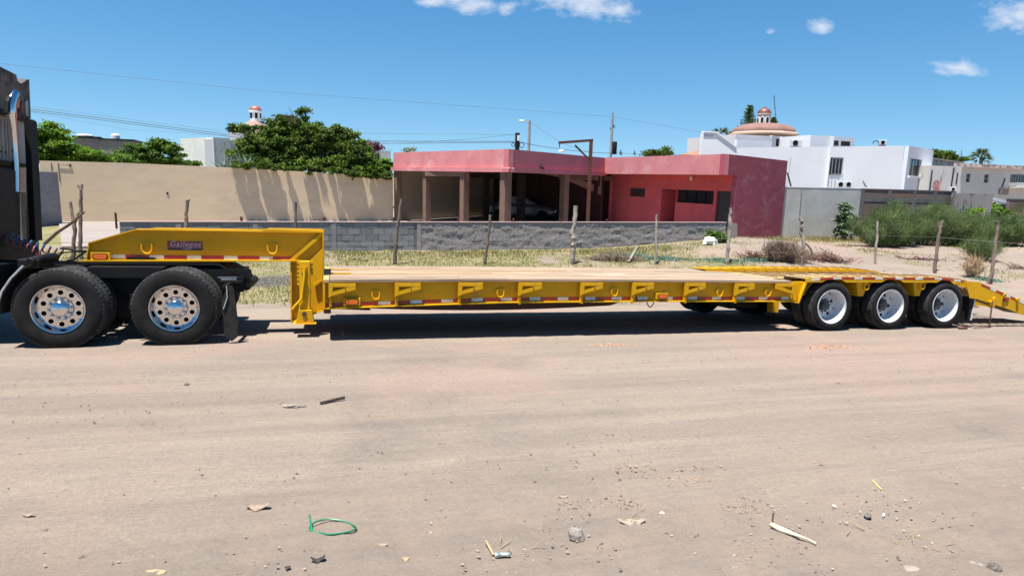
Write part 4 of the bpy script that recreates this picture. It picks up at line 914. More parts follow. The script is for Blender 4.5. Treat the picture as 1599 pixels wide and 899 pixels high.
# side wall D-E
mm,_=wframe(D,E_); L_=wl(D,E_); t0=vplane(1150,300,D,E_)[0]
zE=vplane(1227,251.4,D,E_)[1]; zbot=(zD0+zD1)/2
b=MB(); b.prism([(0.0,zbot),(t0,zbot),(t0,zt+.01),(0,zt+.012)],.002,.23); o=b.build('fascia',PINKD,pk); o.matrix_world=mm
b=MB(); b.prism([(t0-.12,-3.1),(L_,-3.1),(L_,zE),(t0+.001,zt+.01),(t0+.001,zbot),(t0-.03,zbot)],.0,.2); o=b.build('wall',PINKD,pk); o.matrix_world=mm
# wing front wall, set back under the fascia, with openings
C2_,D2_=offset(C,D,1.15); 
# where the front wall meets the side wall
def isect(p,q,r,s):
    a=Vector((q[0]-p[0],q[1]-p[1]));b_=Vector((s[0]-r[0],s[1]-r[1]));den=a.x*b_.y-a.y*b_.x
    t=((r[0]-p[0])*b_.y-(r[1]-p[1])*b_.x)/den; return (p[0]+a.x*t,p[1]+a.y*t)
W2=isect(C2_,D2_,D,E_); W1=gpt(957,hz(957)-.0001,-.0001) 
# start of the red wall at column 957 on the same plane
r0=ray(957,300); 
tt=vplane(957,300,C2_,D2_)[0]; dd=Vector((D2_[0]-C2_[0],D2_[1]-C2_[1])).normalized(); W1=(C2_[0]+dd.x*tt,C2_[1]+dd.y*tt)
def wallgrid(a,b,z0,z1,openings,th,m,name,parent=pk,y0=0.):
    """wall from plan point a to b with rectangular openings given as photo pixel boxes; returns frame matrix and opening boxes"""
    mm,_=wframe(a,b); L_=wl(a,b); ob=[]
    for (x0,yt,x1,yb) in openings:
        ta,za=vplane(x0,yt,a,b); tb,zb=vplane(x1,yb,a,b); tc_,zc_=vplane(x1,yt,a,b); td,zd_=vplane(x0,yb,a,b)
        ob.append((ta,tb,max(z0,(zb+zd_)/2),(za+zc_)/2))
    xs=sorted({0,L_,*[o[0] for o in ob],*[o[1] for o in ob]}); zs=sorted({z0,z1,*[o[2] for o in ob],*[o[3] for o in ob]})
    inside=lambda x,z: any(o[0]<x<o[1] and o[2]<z<o[3] for o in ob)
    nx_,nz_=len(xs)-1,len(zs)-1
    solid=[[not inside((xs[i]+xs[i+1])/2,(zs[j]+zs[j+1])/2) for j in range(nz_)] for i in range(nx_)]
    q=MB()
    for i in range(nx_):
        for j in range(nz_):
            if not solid[i][j]: continue
            x0,x1,za,zb=xs[i],xs[i+1],zs[j],zs[j+1]; v=[(x0,y0,za),(x1,y0,za),(x1,y0,zb),(x0,y0,zb),(x0,y0+th,za),(x1,y0+th,za),(x1,y0+th,zb),(x0,y0+th,zb)]
            fs=[(0,1,2,3),(7,6,5,4)]
            if i==0 or not solid[i-1][j]: fs.append((0,3,7,4))
            if i==nx_-1 or not solid[i+1][j]: fs.append((1,5,6,2))
            if j==0 or not solid[i][j-1]: fs.append((0,4,5,1))
            if j==nz_-1 or not solid[i][j+1]: fs.append((3,2,6,7))
            q.add(v,fs)
    o=q.build(name,m,parent); o.matrix_world=mm if parent is None or parent==pk else mm
    return o,mm,ob
def setpart(o,mm): o.matrix_world=mm; return o
W2=(W2[0]-dd.x*.10,W2[1]-dd.y*.10)
o,mm,ob=wallgrid(W1,W2,zF-.3,zbot+.01,[(986.5,296,1006.5,306.5),(1034,296,1052,360),(1056.5,297.5,1114,318),(1119.5,299,1141.5,360)],.18,REDW,'front_wall')
a_,b_,c_,d_=ob[0]; w=setpart(MB().box(a_-.04,b_+.04,-.03,.0,c_-.04,d_+.04).build('vent_frame',mat('dark_bronze',(.08,.05,.045),rough=.6),pk),mm)
for i in range(5): z=c_+(d_-c_)*(i+.5)/5; setpart(MB().box(a_+.01,b_-.01,-.045,-.0305,z-.018,z+.006).build('louvre',BLK2,pk),mm)
a_,b_,c_,d_=ob[2]; setpart(MB().box(a_,b_,.14,.15,c_,d_).build('window_glass',DGLASS,pk),mm); 
for k in range(1,4): x=a_+(b_-a_)*k/4; setpart(MB().box(x-.015,x+.015,.11,.139,c_,d_).build('window_bar',BLK,pk),mm)
a_,b_,c_,d_=ob[1]; setpart(MB().box(a_,b_,1.2,1.25,c_,d_).build('inner_wall',REDW,pk),mm); setpart(MB().box(a_-.06,a_-.0,.181,1.2,c_,d_).build('inner_wall',REDW,pk),mm); setpart(MB().box(b_,b_+.06,.181,1.2,c_,d_).build('inner_wall',REDW,pk),mm)
a_,b_,c_,d_=ob[3]; setpart(MB().box(a_,b_,.10,.14,c_,d_).build('door',mat('dark_grey_door',(.03,.03,.033),rough=.5),pk),mm)
# roofs and ceilings
def slabpoly(pts,z0,z1,name,m): o=MB().prism(pts,z0,z1,ax='z').build(name,m,pk); return o
G_=isect(D,E_,D,E_) if False else None
Fp=(A[0]+C[0]-B[0],A[1]+C[1]-B[1])
Ai,_=offset(A,B,.27); _,Bi=offset(A,B,.27)
cen=((A[0]+C[0])/2,(A[1]+C[1])/2+.0)
def shrink(p,k=.03): return (p[0]+(cen[0]-p[0])*k,p[1]+(cen[1]-p[1])*k)
slabpoly([shrink(B,.05),shrink(C,.06),Fp,shrink(A,.06)],.452,.60,'ceiling',mat('cream_ceiling',(.34,.28,.23),rough=.9))
dE=Vector((E_[0]-D[0],E_[1]-D[1]))
Cb=(C[0]+dE.x*.97,C[1]+dE.y*.97); Eb=(D[0]+dE.x*.97,D[1]+dE.y*.97)
nC,nD=offset(C,D,.23); nC=(nC[0]-.35,nC[1]+.55)
slabpoly([(nD[0]-.2,nD[1]+.02),(Eb[0]-.25,Eb[1]-.05),Cb,nC],zbot+.02,zbot+.16,'ceiling',REDW)
slabpoly([(C[0]-.35,C[1]+.15),(W1[0]+.35,W1[1]+.15),(W1[0]+.35,W1[1]+3.6),Fp],.92,.99,'roof',GRYW)
slabpoly([shrink(B,.05),shrink(C,.06),nC,Cb,Fp,shrink(A,.06)],.75,.85,'roof',GRYW) if False else None
slabpoly([(nD[0]-.5,nD[1]+.5),(Eb[0]-.8,Eb[1]-.2),Cb,nC],.80,.90,'roof',GRYW); slabpoly([shrink(B,.05),shrink(C,.06),Fp,shrink(A,.06)],.80,.905,'roof',GRYW)
# back and inner walls of the carport
def wallseg(p,q,z0,z1,m,name='inner_wall',th=.15,y0=0):
    mm,_=wframe(p,q); return setpart(MB().box(0,wl(p,q),y0,y0+th,z0,z1).build(name,m,pk),mm)
TANI=mat('shaded_tan_wall',(.46,.36,.25),rough=.95)  # tan of the yard wall, darkened for the shade under the roof
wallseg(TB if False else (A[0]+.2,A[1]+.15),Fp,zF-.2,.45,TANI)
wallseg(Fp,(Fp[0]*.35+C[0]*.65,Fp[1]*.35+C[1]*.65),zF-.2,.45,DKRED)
# dark partition and roller door closing the east bay
H1=isect(B,C,W1,W2)
tC=vplane(957,300,B,C)[0]
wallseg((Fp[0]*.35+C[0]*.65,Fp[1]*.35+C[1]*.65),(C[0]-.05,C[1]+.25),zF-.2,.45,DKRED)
C3,W0=offset(C,D,1.15)[0],W1
q0=at(850,38.2)
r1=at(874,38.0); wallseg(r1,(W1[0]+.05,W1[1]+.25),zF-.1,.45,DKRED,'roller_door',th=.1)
l0=at(879,33.8); wallseg(l0,(W1[0]+.03,W1[1]-.1),.0,.232,BROWN,'lintel',th=.3)
wallseg((W1[0]-.02,W1[1]+.05),(W1[0]+1.0,W1[1]+3),zF-.2,.45,REDW)
# columns
def column(px,Z,w=.32,zb=zF-.05,ztop=.255,m=BROWN):
    p=at(px,Z); o=MB().box(-w/2,w/2,-w/2,w/2,zb,ztop).build('column',m,pk,loc=(p[0],p[1],0)); o.rotation_euler=(0,0,atan2(B[1]-A[1],B[0]-A[0])); return o
def lineZ(px,pa,Za,pb,Zb): f=(px-pa)/(pb-pa); return 1/(1/Za*(1-f)+1/Zb*f)
for px,w in ((621.5,.30),(667,.30),(726,.32),(790.5,.36)):
    column(px,lineZ(px,615,34.5,794,27.1)+.25,w)
column(882.5,lineZ(882.5,794,27.1,943.5,34.8)+.35,.32)
for px,Z,w in ((700.5,38.6,.30),(760,37.5,.26),(815,35.6,.36),(840,39,.3)): column(px,Z,w,m=mat('shaded_column_paint',(.05,.028,.024),rough=.9) if px==700.5 else bpy.data.materials['shaded_column_paint'])  # inner columns: the column brown with interior shade painted in
# beams behind the first row of columns
pB0,pB1=at(664,31.9),at(727,29.6); wallseg(pB0,pB1,.02,.249,BROWN,'beam',th=.25)
wallseg(at(727,29.9),at(882,32.6),.02,.2,mat('shaded_beam',(.16,.075,.06),rough=.9),'beam',th=.2) if False else None
wallseg(at(697,38.5),at(800,37.5),-.02,.245,bpy.data.materials['shaded_column_paint'],'beam',th=.2)
# wall lamps
t,z=vplane(845.5,262,B,C); o=setpart(MB().tube([(t,-.16,z-.02),(t-.05,-.05,z+.02),(t,-.001,z+.02)],[.07,.06,.03],10).build('wall_lamp',BLK2,pk,smooth=True),wframe(B,C)[0])
mmF,_=wframe(W1,W2); t,z=vplane(1083,278,W1,W2); setpart(MB().lathe([(0,z-.14),(.07,z-.12),(.075,z),(.05,z+.07),(.0,z+.08)],12,c=(t,-.12,0),ax='z').build('porch_lamp',mat('lamp_shade',(.75,.70,.55),rough=.5),pk,smooth=True),mmF)
# white slab leaning at the corner, plastic bag
p=Vector((*at(1149,26.7),0)); p.z=gz(p.x,p.y); o=empty('leaning_slab',(p.x,p.y,p.z),label='pale concrete slab leaning by the corner of the crimson wall',cat='slab'); MB().prism([(-.20,-.02),(.24,-.02),(.20,.60),(-.16,.62)],-.05,.04).build('slab_panel',SLAB,o)
p=gp(1108,383); 
def lump(name,loc,sx,sy,sz,m,seed=0,n=10,jag=.3,flat=True):
    r_=random.Random(seed); b=MB(); vs=[];
    for i in range(6):
        th=pi*i/5
        for j in range(n):
            k=1+r_.uniform(-jag,jag); vs.append((sx*sin(th)*cos(2*pi*j/n)*k,sy*sin(th)*sin(2*pi*j/n)*k,sz*max(cos(th),-.35)*k))
    b.add(vs,[(i*n+j,i*n+(j+1)%n,(i+1)*n+(j+1)%n,(i+1)*n+j)[::-1] for i in range(5) for j in range(n)])
    return b.build(name,m,None,smooth=not flat,loc=loc)
tag(lump('plastic_bag',(p.x,p.y,p.z+.1),.26,.2,.2,PLASTIC,4,12,.35),'crumpled white plastic bag on dry grass near the pink house','bag')
# ---------------------------------------------------------------- car parked in the carport
def make_car():
    p=at(820,38.5); o=empty('parked_car',(p[0],p[1],zF),label='sedan with shade-darkened paint parked in deep shade inside the pink carport',cat='car',rz=radians(-14))
    b=MB(); st=[(-2.1,.62,.38,.80),(-1.95,.80,.25,.92),(-1.2,.86,.22,.96),(0,.87,.20,.93),(1.0,.86,.22,.90),(1.7,.80,.25,.80),(2.05,.60,.35,.66)]; ring=[]
    for x,w,z0,z1 in st: ring.append([(x,-w*.9,z0),(x,-w,z0+.15),(x,-w,z1-.15),(x,-w*.88,z1),(x,w*.88,z1),(x,w,z1-.15),(x,w,z0+.15),(x,w*.9,z0)])
    vs=[v for r in ring for v in r]; k=8; fs=[(i*k+j,i*k+(j+1)%k,(i+1)*k+(j+1)%k,(i+1)*k+j) for i in range(len(st)-1) for j in range(k)]+[tuple(range(k-1,-1,-1)),tuple(range((len(st)-1)*k,len(st)*k))]
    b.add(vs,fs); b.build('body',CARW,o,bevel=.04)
    b=MB(); cs=[(-1.55,.74,.95,.96),(-.95,.64,.95,1.36),(.15,.64,.93,1.38),(.95,.72,.90,.93)]; vs=[]
    for x,w,z0,z1 in cs: vs+=[(x,-w-.06,z0),(x,-w,z1),(x,w,z1),(x,w+.06,z0)]
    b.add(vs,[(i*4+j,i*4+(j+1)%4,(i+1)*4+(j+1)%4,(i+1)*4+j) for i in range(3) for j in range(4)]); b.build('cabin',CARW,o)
    for x0,x1 in ((-1.2,-.42),(-.36,.62)): b=MB(); b.prism([(x0 if x0>-1 else -1.2,.98),(x1,.97),(min(x1,.2),1.32),(max(x0,-.9),1.31)],-.735,-.715); b.build('window',DGLASS,o)
    b=MB(); b.add([(.2,-.6,1.35),(.2,.6,1.35),(.95,.68,.95),(.95,-.68,.95)],[(0,1,2,3)]); b.build('windscreen',DGLASS,o)
    for x in (-1.3,1.3):
        for y in (-.80,.80):
            wh=MB(); wh.lathe([(0,-.06),(.18,-.07),(.2,-.09),(.31,-.09),(.32,0),(.31,.09),(0,.09)],20,c=(x,y,.32)); wh.build('wheel',TYRE,o,smooth=True)
    MB().box(2.02,2.07,-.60,-.3,.52,.64).build('headlight',CHROME2,o); MB().box(2.02,2.07,.3,.60,.52,.64).build('headlight',CHROME2,o)
make_car()
# rusty gallows post
p=at(921,26.0); q=PZ(928,221.5,26.0); o=empty('steel_hoist_post',(p[0],p[1],-2.6),label='rusty steel gallows post with long braced arm before the pink house',cat='post'); hpost=q.z+2.6
MB().bar((0,0,0),(0,0,hpost),.13,.13).build('upright',RUST,o); q2=PZ(878,225,25.7); dxx=q2.x-q.x+.0
dv=Vector((q2.x-q.x,q2.y-q.y,q2.z-q.z)); MB().bar((0.064,0,hpost+.03),(dv.x,dv.y,hpost+dv.z+.02),.08,.10).build('arm',RUST,o)
q3=PZ(903,226,25.9); q4=PZ(924,250,26); MB().bar((q3.x-q.x,q3.y-q.y,q3.z+2.6-.05),(-.05,0,q4.z+2.6),.06,.06).build('brace',RUST,o)
q5=PZ(878,232,25.7); MB().tube([(dv.x+.03,dv.y,hpost+dv.z-.03),(dv.x+.03,dv.y,q5.z+2.6)],.018,6).build('arm_hook',RUST,o)
# ================================================================ WHITE HOUSE with dome
wh=empty('white_domed_house',(0,0,0),label='large white house with rose dome and small lantern behind the pink house',cat='house')
def wp(o,mm): return setpart(o,mm)
Z1=44.; WA,WBp,WCp=at(1097,43.),at(1412,45.),at(1451,49.5); mW,_=wframe(WA,WBp); LW=wl(WA,WBp)
tp_=lambda px,py: vplane(px,py,WA,WBp)
z0=-3.
poly=[(0,z0),(LW,z0),tp_(1412,228),tp_(1315,229.5),tp_(1230,230),tp_(1150,231.5),tp_(1119,208.3),tp_(1097,208.5)]
poly[0]=(tp_(1097,208)[0],z0)
setpart(MB().prism(poly,0,.25).build('facade',WHITE,wh),mW)
cap=[tp_(1119,208.3),tp_(1150,231.5)]
setpart(MB().prism([(cap[0][0]-.9,cap[0][1]+.001),(cap[0][0],cap[0][1]+.001),(cap[1][0],cap[1][1]+.001),(cap[1][0],cap[1][1]+.09),(cap[0][0]+.06,cap[0][1]+.09),(cap[0][0]-.9,cap[0][1]+.09)],-.06,.31).build('parapet_cap',WHITE,wh),mW)
a_,zz2=tp_(1097,208.5); b__=tp_(1114,215)
setpart(MB().box(a_+.1,b__[0],-.02,-.002,b__[1],zz2-.05).build('parapet_panel',mat('pale_mauve_paint',(.58,.56,.60),rough=.9),wh),mW)
mS,_=wframe(WBp,WCp); LS=wl(WBp,WCp); sp_=lambda px,py: vplane(px,py,WBp,WCp)
zr=sp_(1412,228)[1]
o,mm,ob=wallgrid(WBp,WCp,z0,sp_(1430,229.8)[1],[(1422,249,1437,275.5)],.25,mat('white_paint_shaded',(.70,.715,.75),(.66,.675,.72),scale=.6,rough=.85),'side_wall',parent=wh)  # side wall: darker, bluer copy of the white, shade put into the colour
a_,b_,c_,d_=ob[0]
def window(a_,b_,c_,d_,mm,par,bars=4,frame=BLK2,y=.05):
    f=setpart(MB().box(a_,b_,y+.10,y+.12,c_,d_).build('window_pane',DGLASS,par),mm)
    for k in range(bars+1):
        x=a_+(b_-a_)*k/bars; setpart(MB().box(x-.018,x+.018,y-.02,y,c_,d_).build('window_bar',frame,par),mm)
    for z in (c_,d_): setpart(MB().box(a_-.02,b_+.02,y-.03,y-.021,z-.02,z+.02).build('window_rail',frame,par),mm)
window(a_,b_,c_,d_,mm,wh); setpart(MB().box(a_-.12,b_+.12,-.12,-.001,c_-.14,c_-.02).build('window_sill',WHITE,wh),mm)
# facade recess with window at 1296-1316: dark window boxed in front
t0_,z0_=tp_(1299,247.5); t1_,z1_=tp_(1312.5,272.5)
setpart(MB().box(t0_-.05,t1_+.05,-.02,-.001,z1_-.05,z0_+.05).build('window_frame',BLK2,wh),mW); window(t0_,t1_,z1_,z0_,mW@Matrix.Translation((0,-.16,0)),wh,3,STEEL,y=.01)
t2_,z2_=tp_(1296,229); t3_,_=tp_(1300,260)
setpart(MB().box(t2_-.05,t2_,-.20,-.001,z0,z2_).build('wall_return',WHITE,wh),mW)
# box on the roof
def boxat(name,m,pxa,pxb,yt,yb,Z,depth,par,parent_m=None,tilt=.02):
    a,b_=at(pxa,Z),at(pxb,Z+ (pxb-pxa)*tilt); mm,_=wframe(a,b_); z_t=vplane((pxa+pxb)/2,yt,a,b_)[1]; z_b=vplane((pxa+pxb)/2,yb,a,b_)[1]
    o=MB().box(0,wl(a,b_),0,depth,z_b,z_t).build(name,m,par); o.matrix_world=mm; return o,a,b_,mm
o,a,b_,mm=boxat('roof_box',WHITE,1259,1294,212,236,47,4,wh)
o,a2,b2,mm2=boxat('roof_box',mat('white_paint_dull',(.68,.67,.67),rough=.9),1295,1327,214,236,47.3,3.6,wh)
for xa,xb,ya,yb in ((1303,1309,220,227.5),(1314,1327,221,228.5)):
    (t,z),(u_,v_)=vplane(xa,ya,a2,b2),vplane(xb,yb,a2,b2); setpart(MB().box(t,u_,-.03,-.001,v_,z).build('dark_vent',DARKIN,wh),mm2)
# dome block
o,da,db,dm=boxat('dome_base',mat('white_paint_warm',(.66,.63,.62),(.62,.59,.59),rough=.9),1143,1200,211.5,236,48,6,wh)
d3=at(1200,48+57*.02); d4=at(1240,51.8); mm3,_=wframe(d3,d4); zz3=vplane(1200,211.5,d3,d4)[1]; o,_,ob=wallgrid(d3,d4,0,zz3,[(1212.5,217.5,1222.5,229.5)],.25,bpy.data.materials['white_paint_warm'],'dome_base',parent=wh)
window(*ob[0],mm3,wh,3)
o,_,_,_=boxat('terrace_wall',WHITE,1146,1200,219.5,236,46.8,.3,wh)
c0=PZ(1191,211,52.); sc_=52/1000.
b=MB(); b.lathe([(51*sc_,0),(51*sc_,.10)],4 if False else 8,c=(0,0,0),ax='z'); 
o=MB().lathe([(0,-.05),(2.75,-.05),(2.75,.06),(2.62,.13),(2.45,.20)],8,c=(0,0,0),ax='z').build('dome_cornice',mat('peach_trim',(.36,.25,.19),rough=.85),wh,loc=(c0.x,c0.y,c0.z-.02)); o.rotation_euler=(0,0,.25)
pr_=[]
for i in range(13):
    t=i/12; pr_.append((2.45*cos(t*pi/2*.88)+.05,.20+.70*sin(t*pi/2)**.92))
o=MB().lathe(pr_+[(0,.90)],8,ax='z').build('dome_roof',DOMEC,wh,loc=(c0.x,c0.y,c0.z-.02)); o.rotation_euler=(0,0,.25)
lt=empty('dome_lantern',(c0.x,c0.y,c0.z+.72)); lt.parent=wh
R_=.50
MB().lathe([(0,0),(.60,0),(.60,.10),(R_,.11),(R_,.84),(.56,.85),(.56,.93),(0,.93)],24,ax='z').build('lantern_drum',mat('lantern_stone',(.50,.42,.38),rough=.9),lt,smooth=True)
b=MB(); b.lathe([(.54*cos(i/8*pi/2),.93+.46*sin(i/8*pi/2)) for i in range(9)],24,ax='z'); b.lathe([(.09,1.37),(.09,1.43),(.04,1.5),(0,1.54)],10,ax='z'); b.build('lantern_cap',DOMET,lt,smooth=True)
for k in range(8):
    t=2*pi*k/8+.2; m_=Matrix.Rotation(t,4,'Z'); 
    arch=[(-.11,.16),(.11,.16),(.11,.52)]+[(.11*cos(a),.52+.11*sin(a)) for a in [pi*i/6 for i in range(1,6)]]+[(-.11,.52)]
    fr=[(-.16,.12),(.16,.12),(.16,.52)]+[(.16*cos(a),.52+.17*sin(a)) for a in [pi*i/6 for i in range(1,6)]]+[(-.16,.52)]
    f=MB().prism(fr,-R_-.03,-R_+.06).build('arch_frame',WHITE,lt); f.matrix_local=m_
    g=MB().prism(arch,-R_-.037,-R_-.031).build('arch_opening',DARKIN,lt); g.matrix_local=m_
# roof air-conditioning units
def ac(px,py,Z,w,h,label,fan=True,yaw=0.):
    p=PZ(px,py,Z); o=empty('air_conditioner',(p.x,p.y,p.z),rz=yaw,label=label,cat='air conditioner')
    MB().box(-w/2,w/2,0,.35,-h/2,h/2).build('casing',PLASTIC,o,bevel=.015)
    r_=min(w,h)*.38; MB().lathe([(r_,-.002),(r_,-.03),(r_*.9,-.035),(r_*.9,-.004),(0,-.004)],20,c=(-w*.15,0,0)).build('fan_grille',BLK2,o)
    MB().box(-w*.45,w*.45,.05,.3,-h/2-.06,-h/2).build('foot',BLK,o)
ac(1245,224,46.4,.75,.5,'white air conditioner with round fan beside the dome on white roof')
ac(1380.5,223,46.5,.42,.36,'small air conditioner near the right end of the white roof')
ac(1315,288.5,43.6,.5,.4,'left one of two air conditioners low before the white facade'); ac(1327,288.5,43.7,.4,.4,'right one of two air conditioners low before the white facade')
ac(1490,296,45.2,.35,.3,'little air conditioner low on the stained far wall')
p=PZ(1368,225,46.5); tag(MB().tube([(.0+.22*cos(a),0,.20*sin(a)) for a in [pi*i/8 for i in range(9)]],.03,6).build('roof_pipe',BLK2,None,smooth=True,loc=tuple(p)),'bent black pipe loop on the white roof','pipe')
# clay tiled roof left of the white house
rt=empty('tiled_roof_house',(0,0,0),label='house corner with sloping orange clay tile roof beside the white house',cat='house')
pA=at(1063,47); pB_=at(1097,47); mm,_=wframe(pA,pB_); (ta,za)=vplane(1067,241,pA,pB_); (tb,zb)=vplane(1098,231,pA,pB_)
for k in range(7):
    x0=ta+(tb+.6-ta)*k/7; x1=ta+(tb+.6-ta)*(k+1)/7-.02; f0=(k)/7; h0=za+(zb-za)*f0; h1=za+(zb-za)*(k+1)/7
    setpart(MB().add([(x0,0,za-.05),(x1,0,za-.05),(x1,1.2,h1),(x0,1.2,h0),(x0,0,za-.15),(x1,0,za-.15),(x1,1.2,h1-.1),(x0,1.2,h0-.1)],[(0,1,2,3),(7,6,5,4),(0,4,5,1),(1,5,6,2),(3,2,6,7),(0,3,7,4)]).build('roof_tile',TILE,rt),mm)
setpart(MB().box(ta,tb+.6,.1,1.5,-3,za-.16).build('wall',CREAM,rt),mm)
# ---------------------------------------------------------------- far right houses
fr_=empty('stained_white_house',(0,0,0),label='old white building with peeling stained wall right of the white house',cat='house')
fa,fb=at(1449,46.5),at(1498,47.5); mm,_=wframe(fa,fb); z_=vplane(1470,259.5,fa,fb)[1]
setpart(MB().box(0,wl(fa,fb),0,3,-3,z_).build('wall',DIRTYW,fr_),mm)
for px,y0_,y1_ in ((1451.5,266,298),(1484.5,262,298),(1493,270,288)): t,z=vplane(px,y0_,fa,fb); t,z1_=vplane(px,y1_,fa,fb); setpart(MB().bar((t,-.03,z),(t,-.03,z1_),.06).build('drain_pipe',BLK2,fr_),mm)
t,z=vplane(1462,289,fa,fb)
setpart(MB().lathe([(.22,-.012),(.33,-.012)],24,c=(t,0,z)).build('graffiti_ring',GRAF,fr_),mm)
setpart(MB().prism([(t-.12,z+.10),(t-.03,z+.14),(t+.06,z-.02),(t+.16,z+.12),(t+.12,z-.12),(t,z-.16),(t-.14,z-.06)],-.014,-.010).build('graffiti_mark',GRAF,fr_),mm)
setpart(MB().prism([(t-.05,z-.46),(t+.42,z-.44),(t+.36,z-.18),(t+.1,z-.26)],-.014,-.010).build('graffiti_mark',GRAF,fr_),mm)
dk=empty('dark_roof_shed',(0,0,0),label='low building with dark sloping roof above the stained white wall',cat='building')
ga,gb=at(1449,54),at(1500,55); mm,_=wframe(ga,gb); z_=vplane(1470,250,ga,gb)[1]; z2_=vplane(1450,249,ga,gb)[1]
setpart(MB().prism([(0,-2),(wl(ga,gb),-2),(wl(ga,gb),z_-.25),(0,z2_)],0,3).build('roof',STAINTOP,dk),mm)
mm_=setpart(MB().prism([(0,z2_+.001),(wl(ga,gb),z_-.249),(wl(ga,gb),z_-.12),(0,z2_+.13)],-.1,3.1).build('roof_edge',FARG,dk),mm)
fh=empty('cream_two_storey_house',(0,0,0),label='long cream house with small windows and barred balcony at far right',cat='house')
ha,hb=at(1497,48),at(1640,52); 
o,mm,ob=wallgrid(ha,hb,-3,vplane(1550,264.5,ha,hb)[1],[(1510,272,1515,285),(1538,273,1543.5,286)],.25,CREAM,'wall',parent=fh)
for q in ob: setpart(MB().box(q[0],q[1],.12,.14,q[2],q[3]).build('window_pane',DGLASS,fh),mm); setpart(MB().box(q[0],q[1],.08,.10,(q[2]+q[3])/2-.02,(q[2]+q[3])/2+.02).build('window_bar',STEEL,fh),mm)
zq=vplane(1550,264.5,ha,hb)[1]; LH=wl(ha,hb); setpart(MB().box(-.1,LH,-.25,.35,zq+.001,zq+.10).build('roof_ledge',mat('rose_ledge',(.45,.33,.30),rough=.9),fh),mm)
zq2=vplane(1550,258,ha,hb)[1]; setpart(MB().box(0,LH,.36,.6,zq-.2,zq2+.05).build('stained_parapet',STAINTOP,fh),mm)
(t,z),(t2_,z2_)=vplane(1576,286.5,ha,hb),vplane(1599,293,ha,hb)
setpart(MB().box(t,t2_+2,-.55,-.001,z2_-.08,z2_).build('balcony_slab',CREAM,fh),mm)
for k in range(14): x=t+.05+k*.13; setpart(MB().box(x,x+.05,-.54,-.50,z2_,z).build('baluster',WHITE,fh),mm)
setpart(MB().box(t,t2_+2,-.55,-.49,z,z+.05).build('balcony_rail',WHITE,fh),mm)
(t,z),(t2_,z2_)=vplane(1579,273,ha,hb),vplane(1599,286,ha,hb); setpart(MB().box(t,t2_+1,-.02,-.001,z2_,z).build('window_pane',DGLASS,fh),mm)
for k in range(5): x=t+k*.28; setpart(MB().box(x,x+.04,-.05,-.021,z2_,z).build('window_bar',STEEL,fh),mm)
t,z=vplane(1567,284,ha,hb); setpart(MB().bar((t+.12,-.04,z+.25),(t-.1,-.04,z-.45),.05).build('drain_pipe',BLK2,fh),mm)
(t,z)=vplane(1560,300,ha,hb); setpart(MB().box(t,t+.7,-.3,-.05,z-.2,z+.25).build('brick_box',BRICK,fh),mm)
# ---------------------------------------------------------------- far left houses
def simple_house(name,label,px0,px1,yt,Z,m,depth=5,cat='house',Z2=None):
    o=empty(name,(0,0,0),label=label,cat=cat); a=at(px0,Z); b_=at(px1,Z2 or Z+1); mm,_=wframe(a,b_); z=vplane((px0+px1)/2,yt,a,b_)[1]
    setpart(MB().box(0,wl(a,b_),0,depth,-3,z).build('wall',m,o),mm); return o,a,b_,mm,z
o,a,b_,mm,z=simple_house('grey_flat_house','long grey unpainted flat roofed building with two roof tanks above the trees',119,160,216.5,62,FARG)
setpart(MB().box(-.1,wl(a,b_)+.1,-.1,5.1,z+.001,z+.18).build('roof_ledge',DKBOX,o),mm)
a2,b2=at(160,61.5),at(212,62.5); m2,_=wframe(a2,b2); z2=vplane(185,220,a2,b2)[1]; setpart(MB().box(0,wl(a2,b2),0,5,-3,z2).build('wall',mat('grey_block_far',(.21,.19,.185),(.26,.23,.22),rough=.95),o),m2); setpart(MB().box(-.1,wl(a2,b2)+.1,-.1,5.1,z2+.001,z2+.15).build('roof_ledge',DKBOX,o),m2)
for px,Zt,r_,h_ in ((133,63,.75,.35),(181,63,.40,.52)):
    p=PZ(px,216 if px==133 else 218,Zt); MB().lathe([(0,0),(r_,0),(r_,h_*.7),(r_*.6,h_),(0,h_*1.05)],16,ax='z').build('roof_tank',PLASTIC,o,smooth=True,loc=tuple(p))
o,a,b_,mm,z=simple_house('low_white_house','low white house with black window hole behind the round green tree',275,325,225.5,52,WHITE)
o2,a,b_,mm,z=simple_house('small_grey_annex','small grey block annex with a dark window next to white wall',296,318,230.5,50,mat('blue_grey_block',(.26,.26,.28),rough=.95),depth=1.5)
(t,z),(t2_,z2_)=vplane(302,241,a,b_),vplane(310,244,a,b_); setpart(MB().box(t,t2_,-.02,-.001,z2_,z).build('window_pane',DARKIN,o2),mm)
o,a,b_,mm,z=simple_house('white_gatehouse','tall pale wall with slim drain pipes left of the big tree',336,362,216,47,mat('pale_wall',(.66,.66,.62),(.58,.58,.55),rough=.9,scale=.6))
a2,b2=at(322,47.5),at(336.5,47); m2,_=wframe(a2,b2); z2=vplane(330,218,a2,b2)[1]; setpart(MB().box(0,wl(a2,b2),0,4,-3,z2).build('wall',mat('blue_grey_wall',(.43,.44,.47),rough=.9),o),m2)
for px in (337.5,352): t,z=vplane(px,222,a,b_); t,zb_=vplane(px,262,a,b_); setpart(MB().bar((t,-.04,z),(t,-.04,zb_),.06).build('drain_pipe',STEEL,o),mm)
o,a,b_,mm,z=simple_house('domed_tower_house','white house with pink hipped roof and red domed lantern behind the big tree',360,440,207,52,mat('white_plain',(.74,.73,.71),rough=.9))
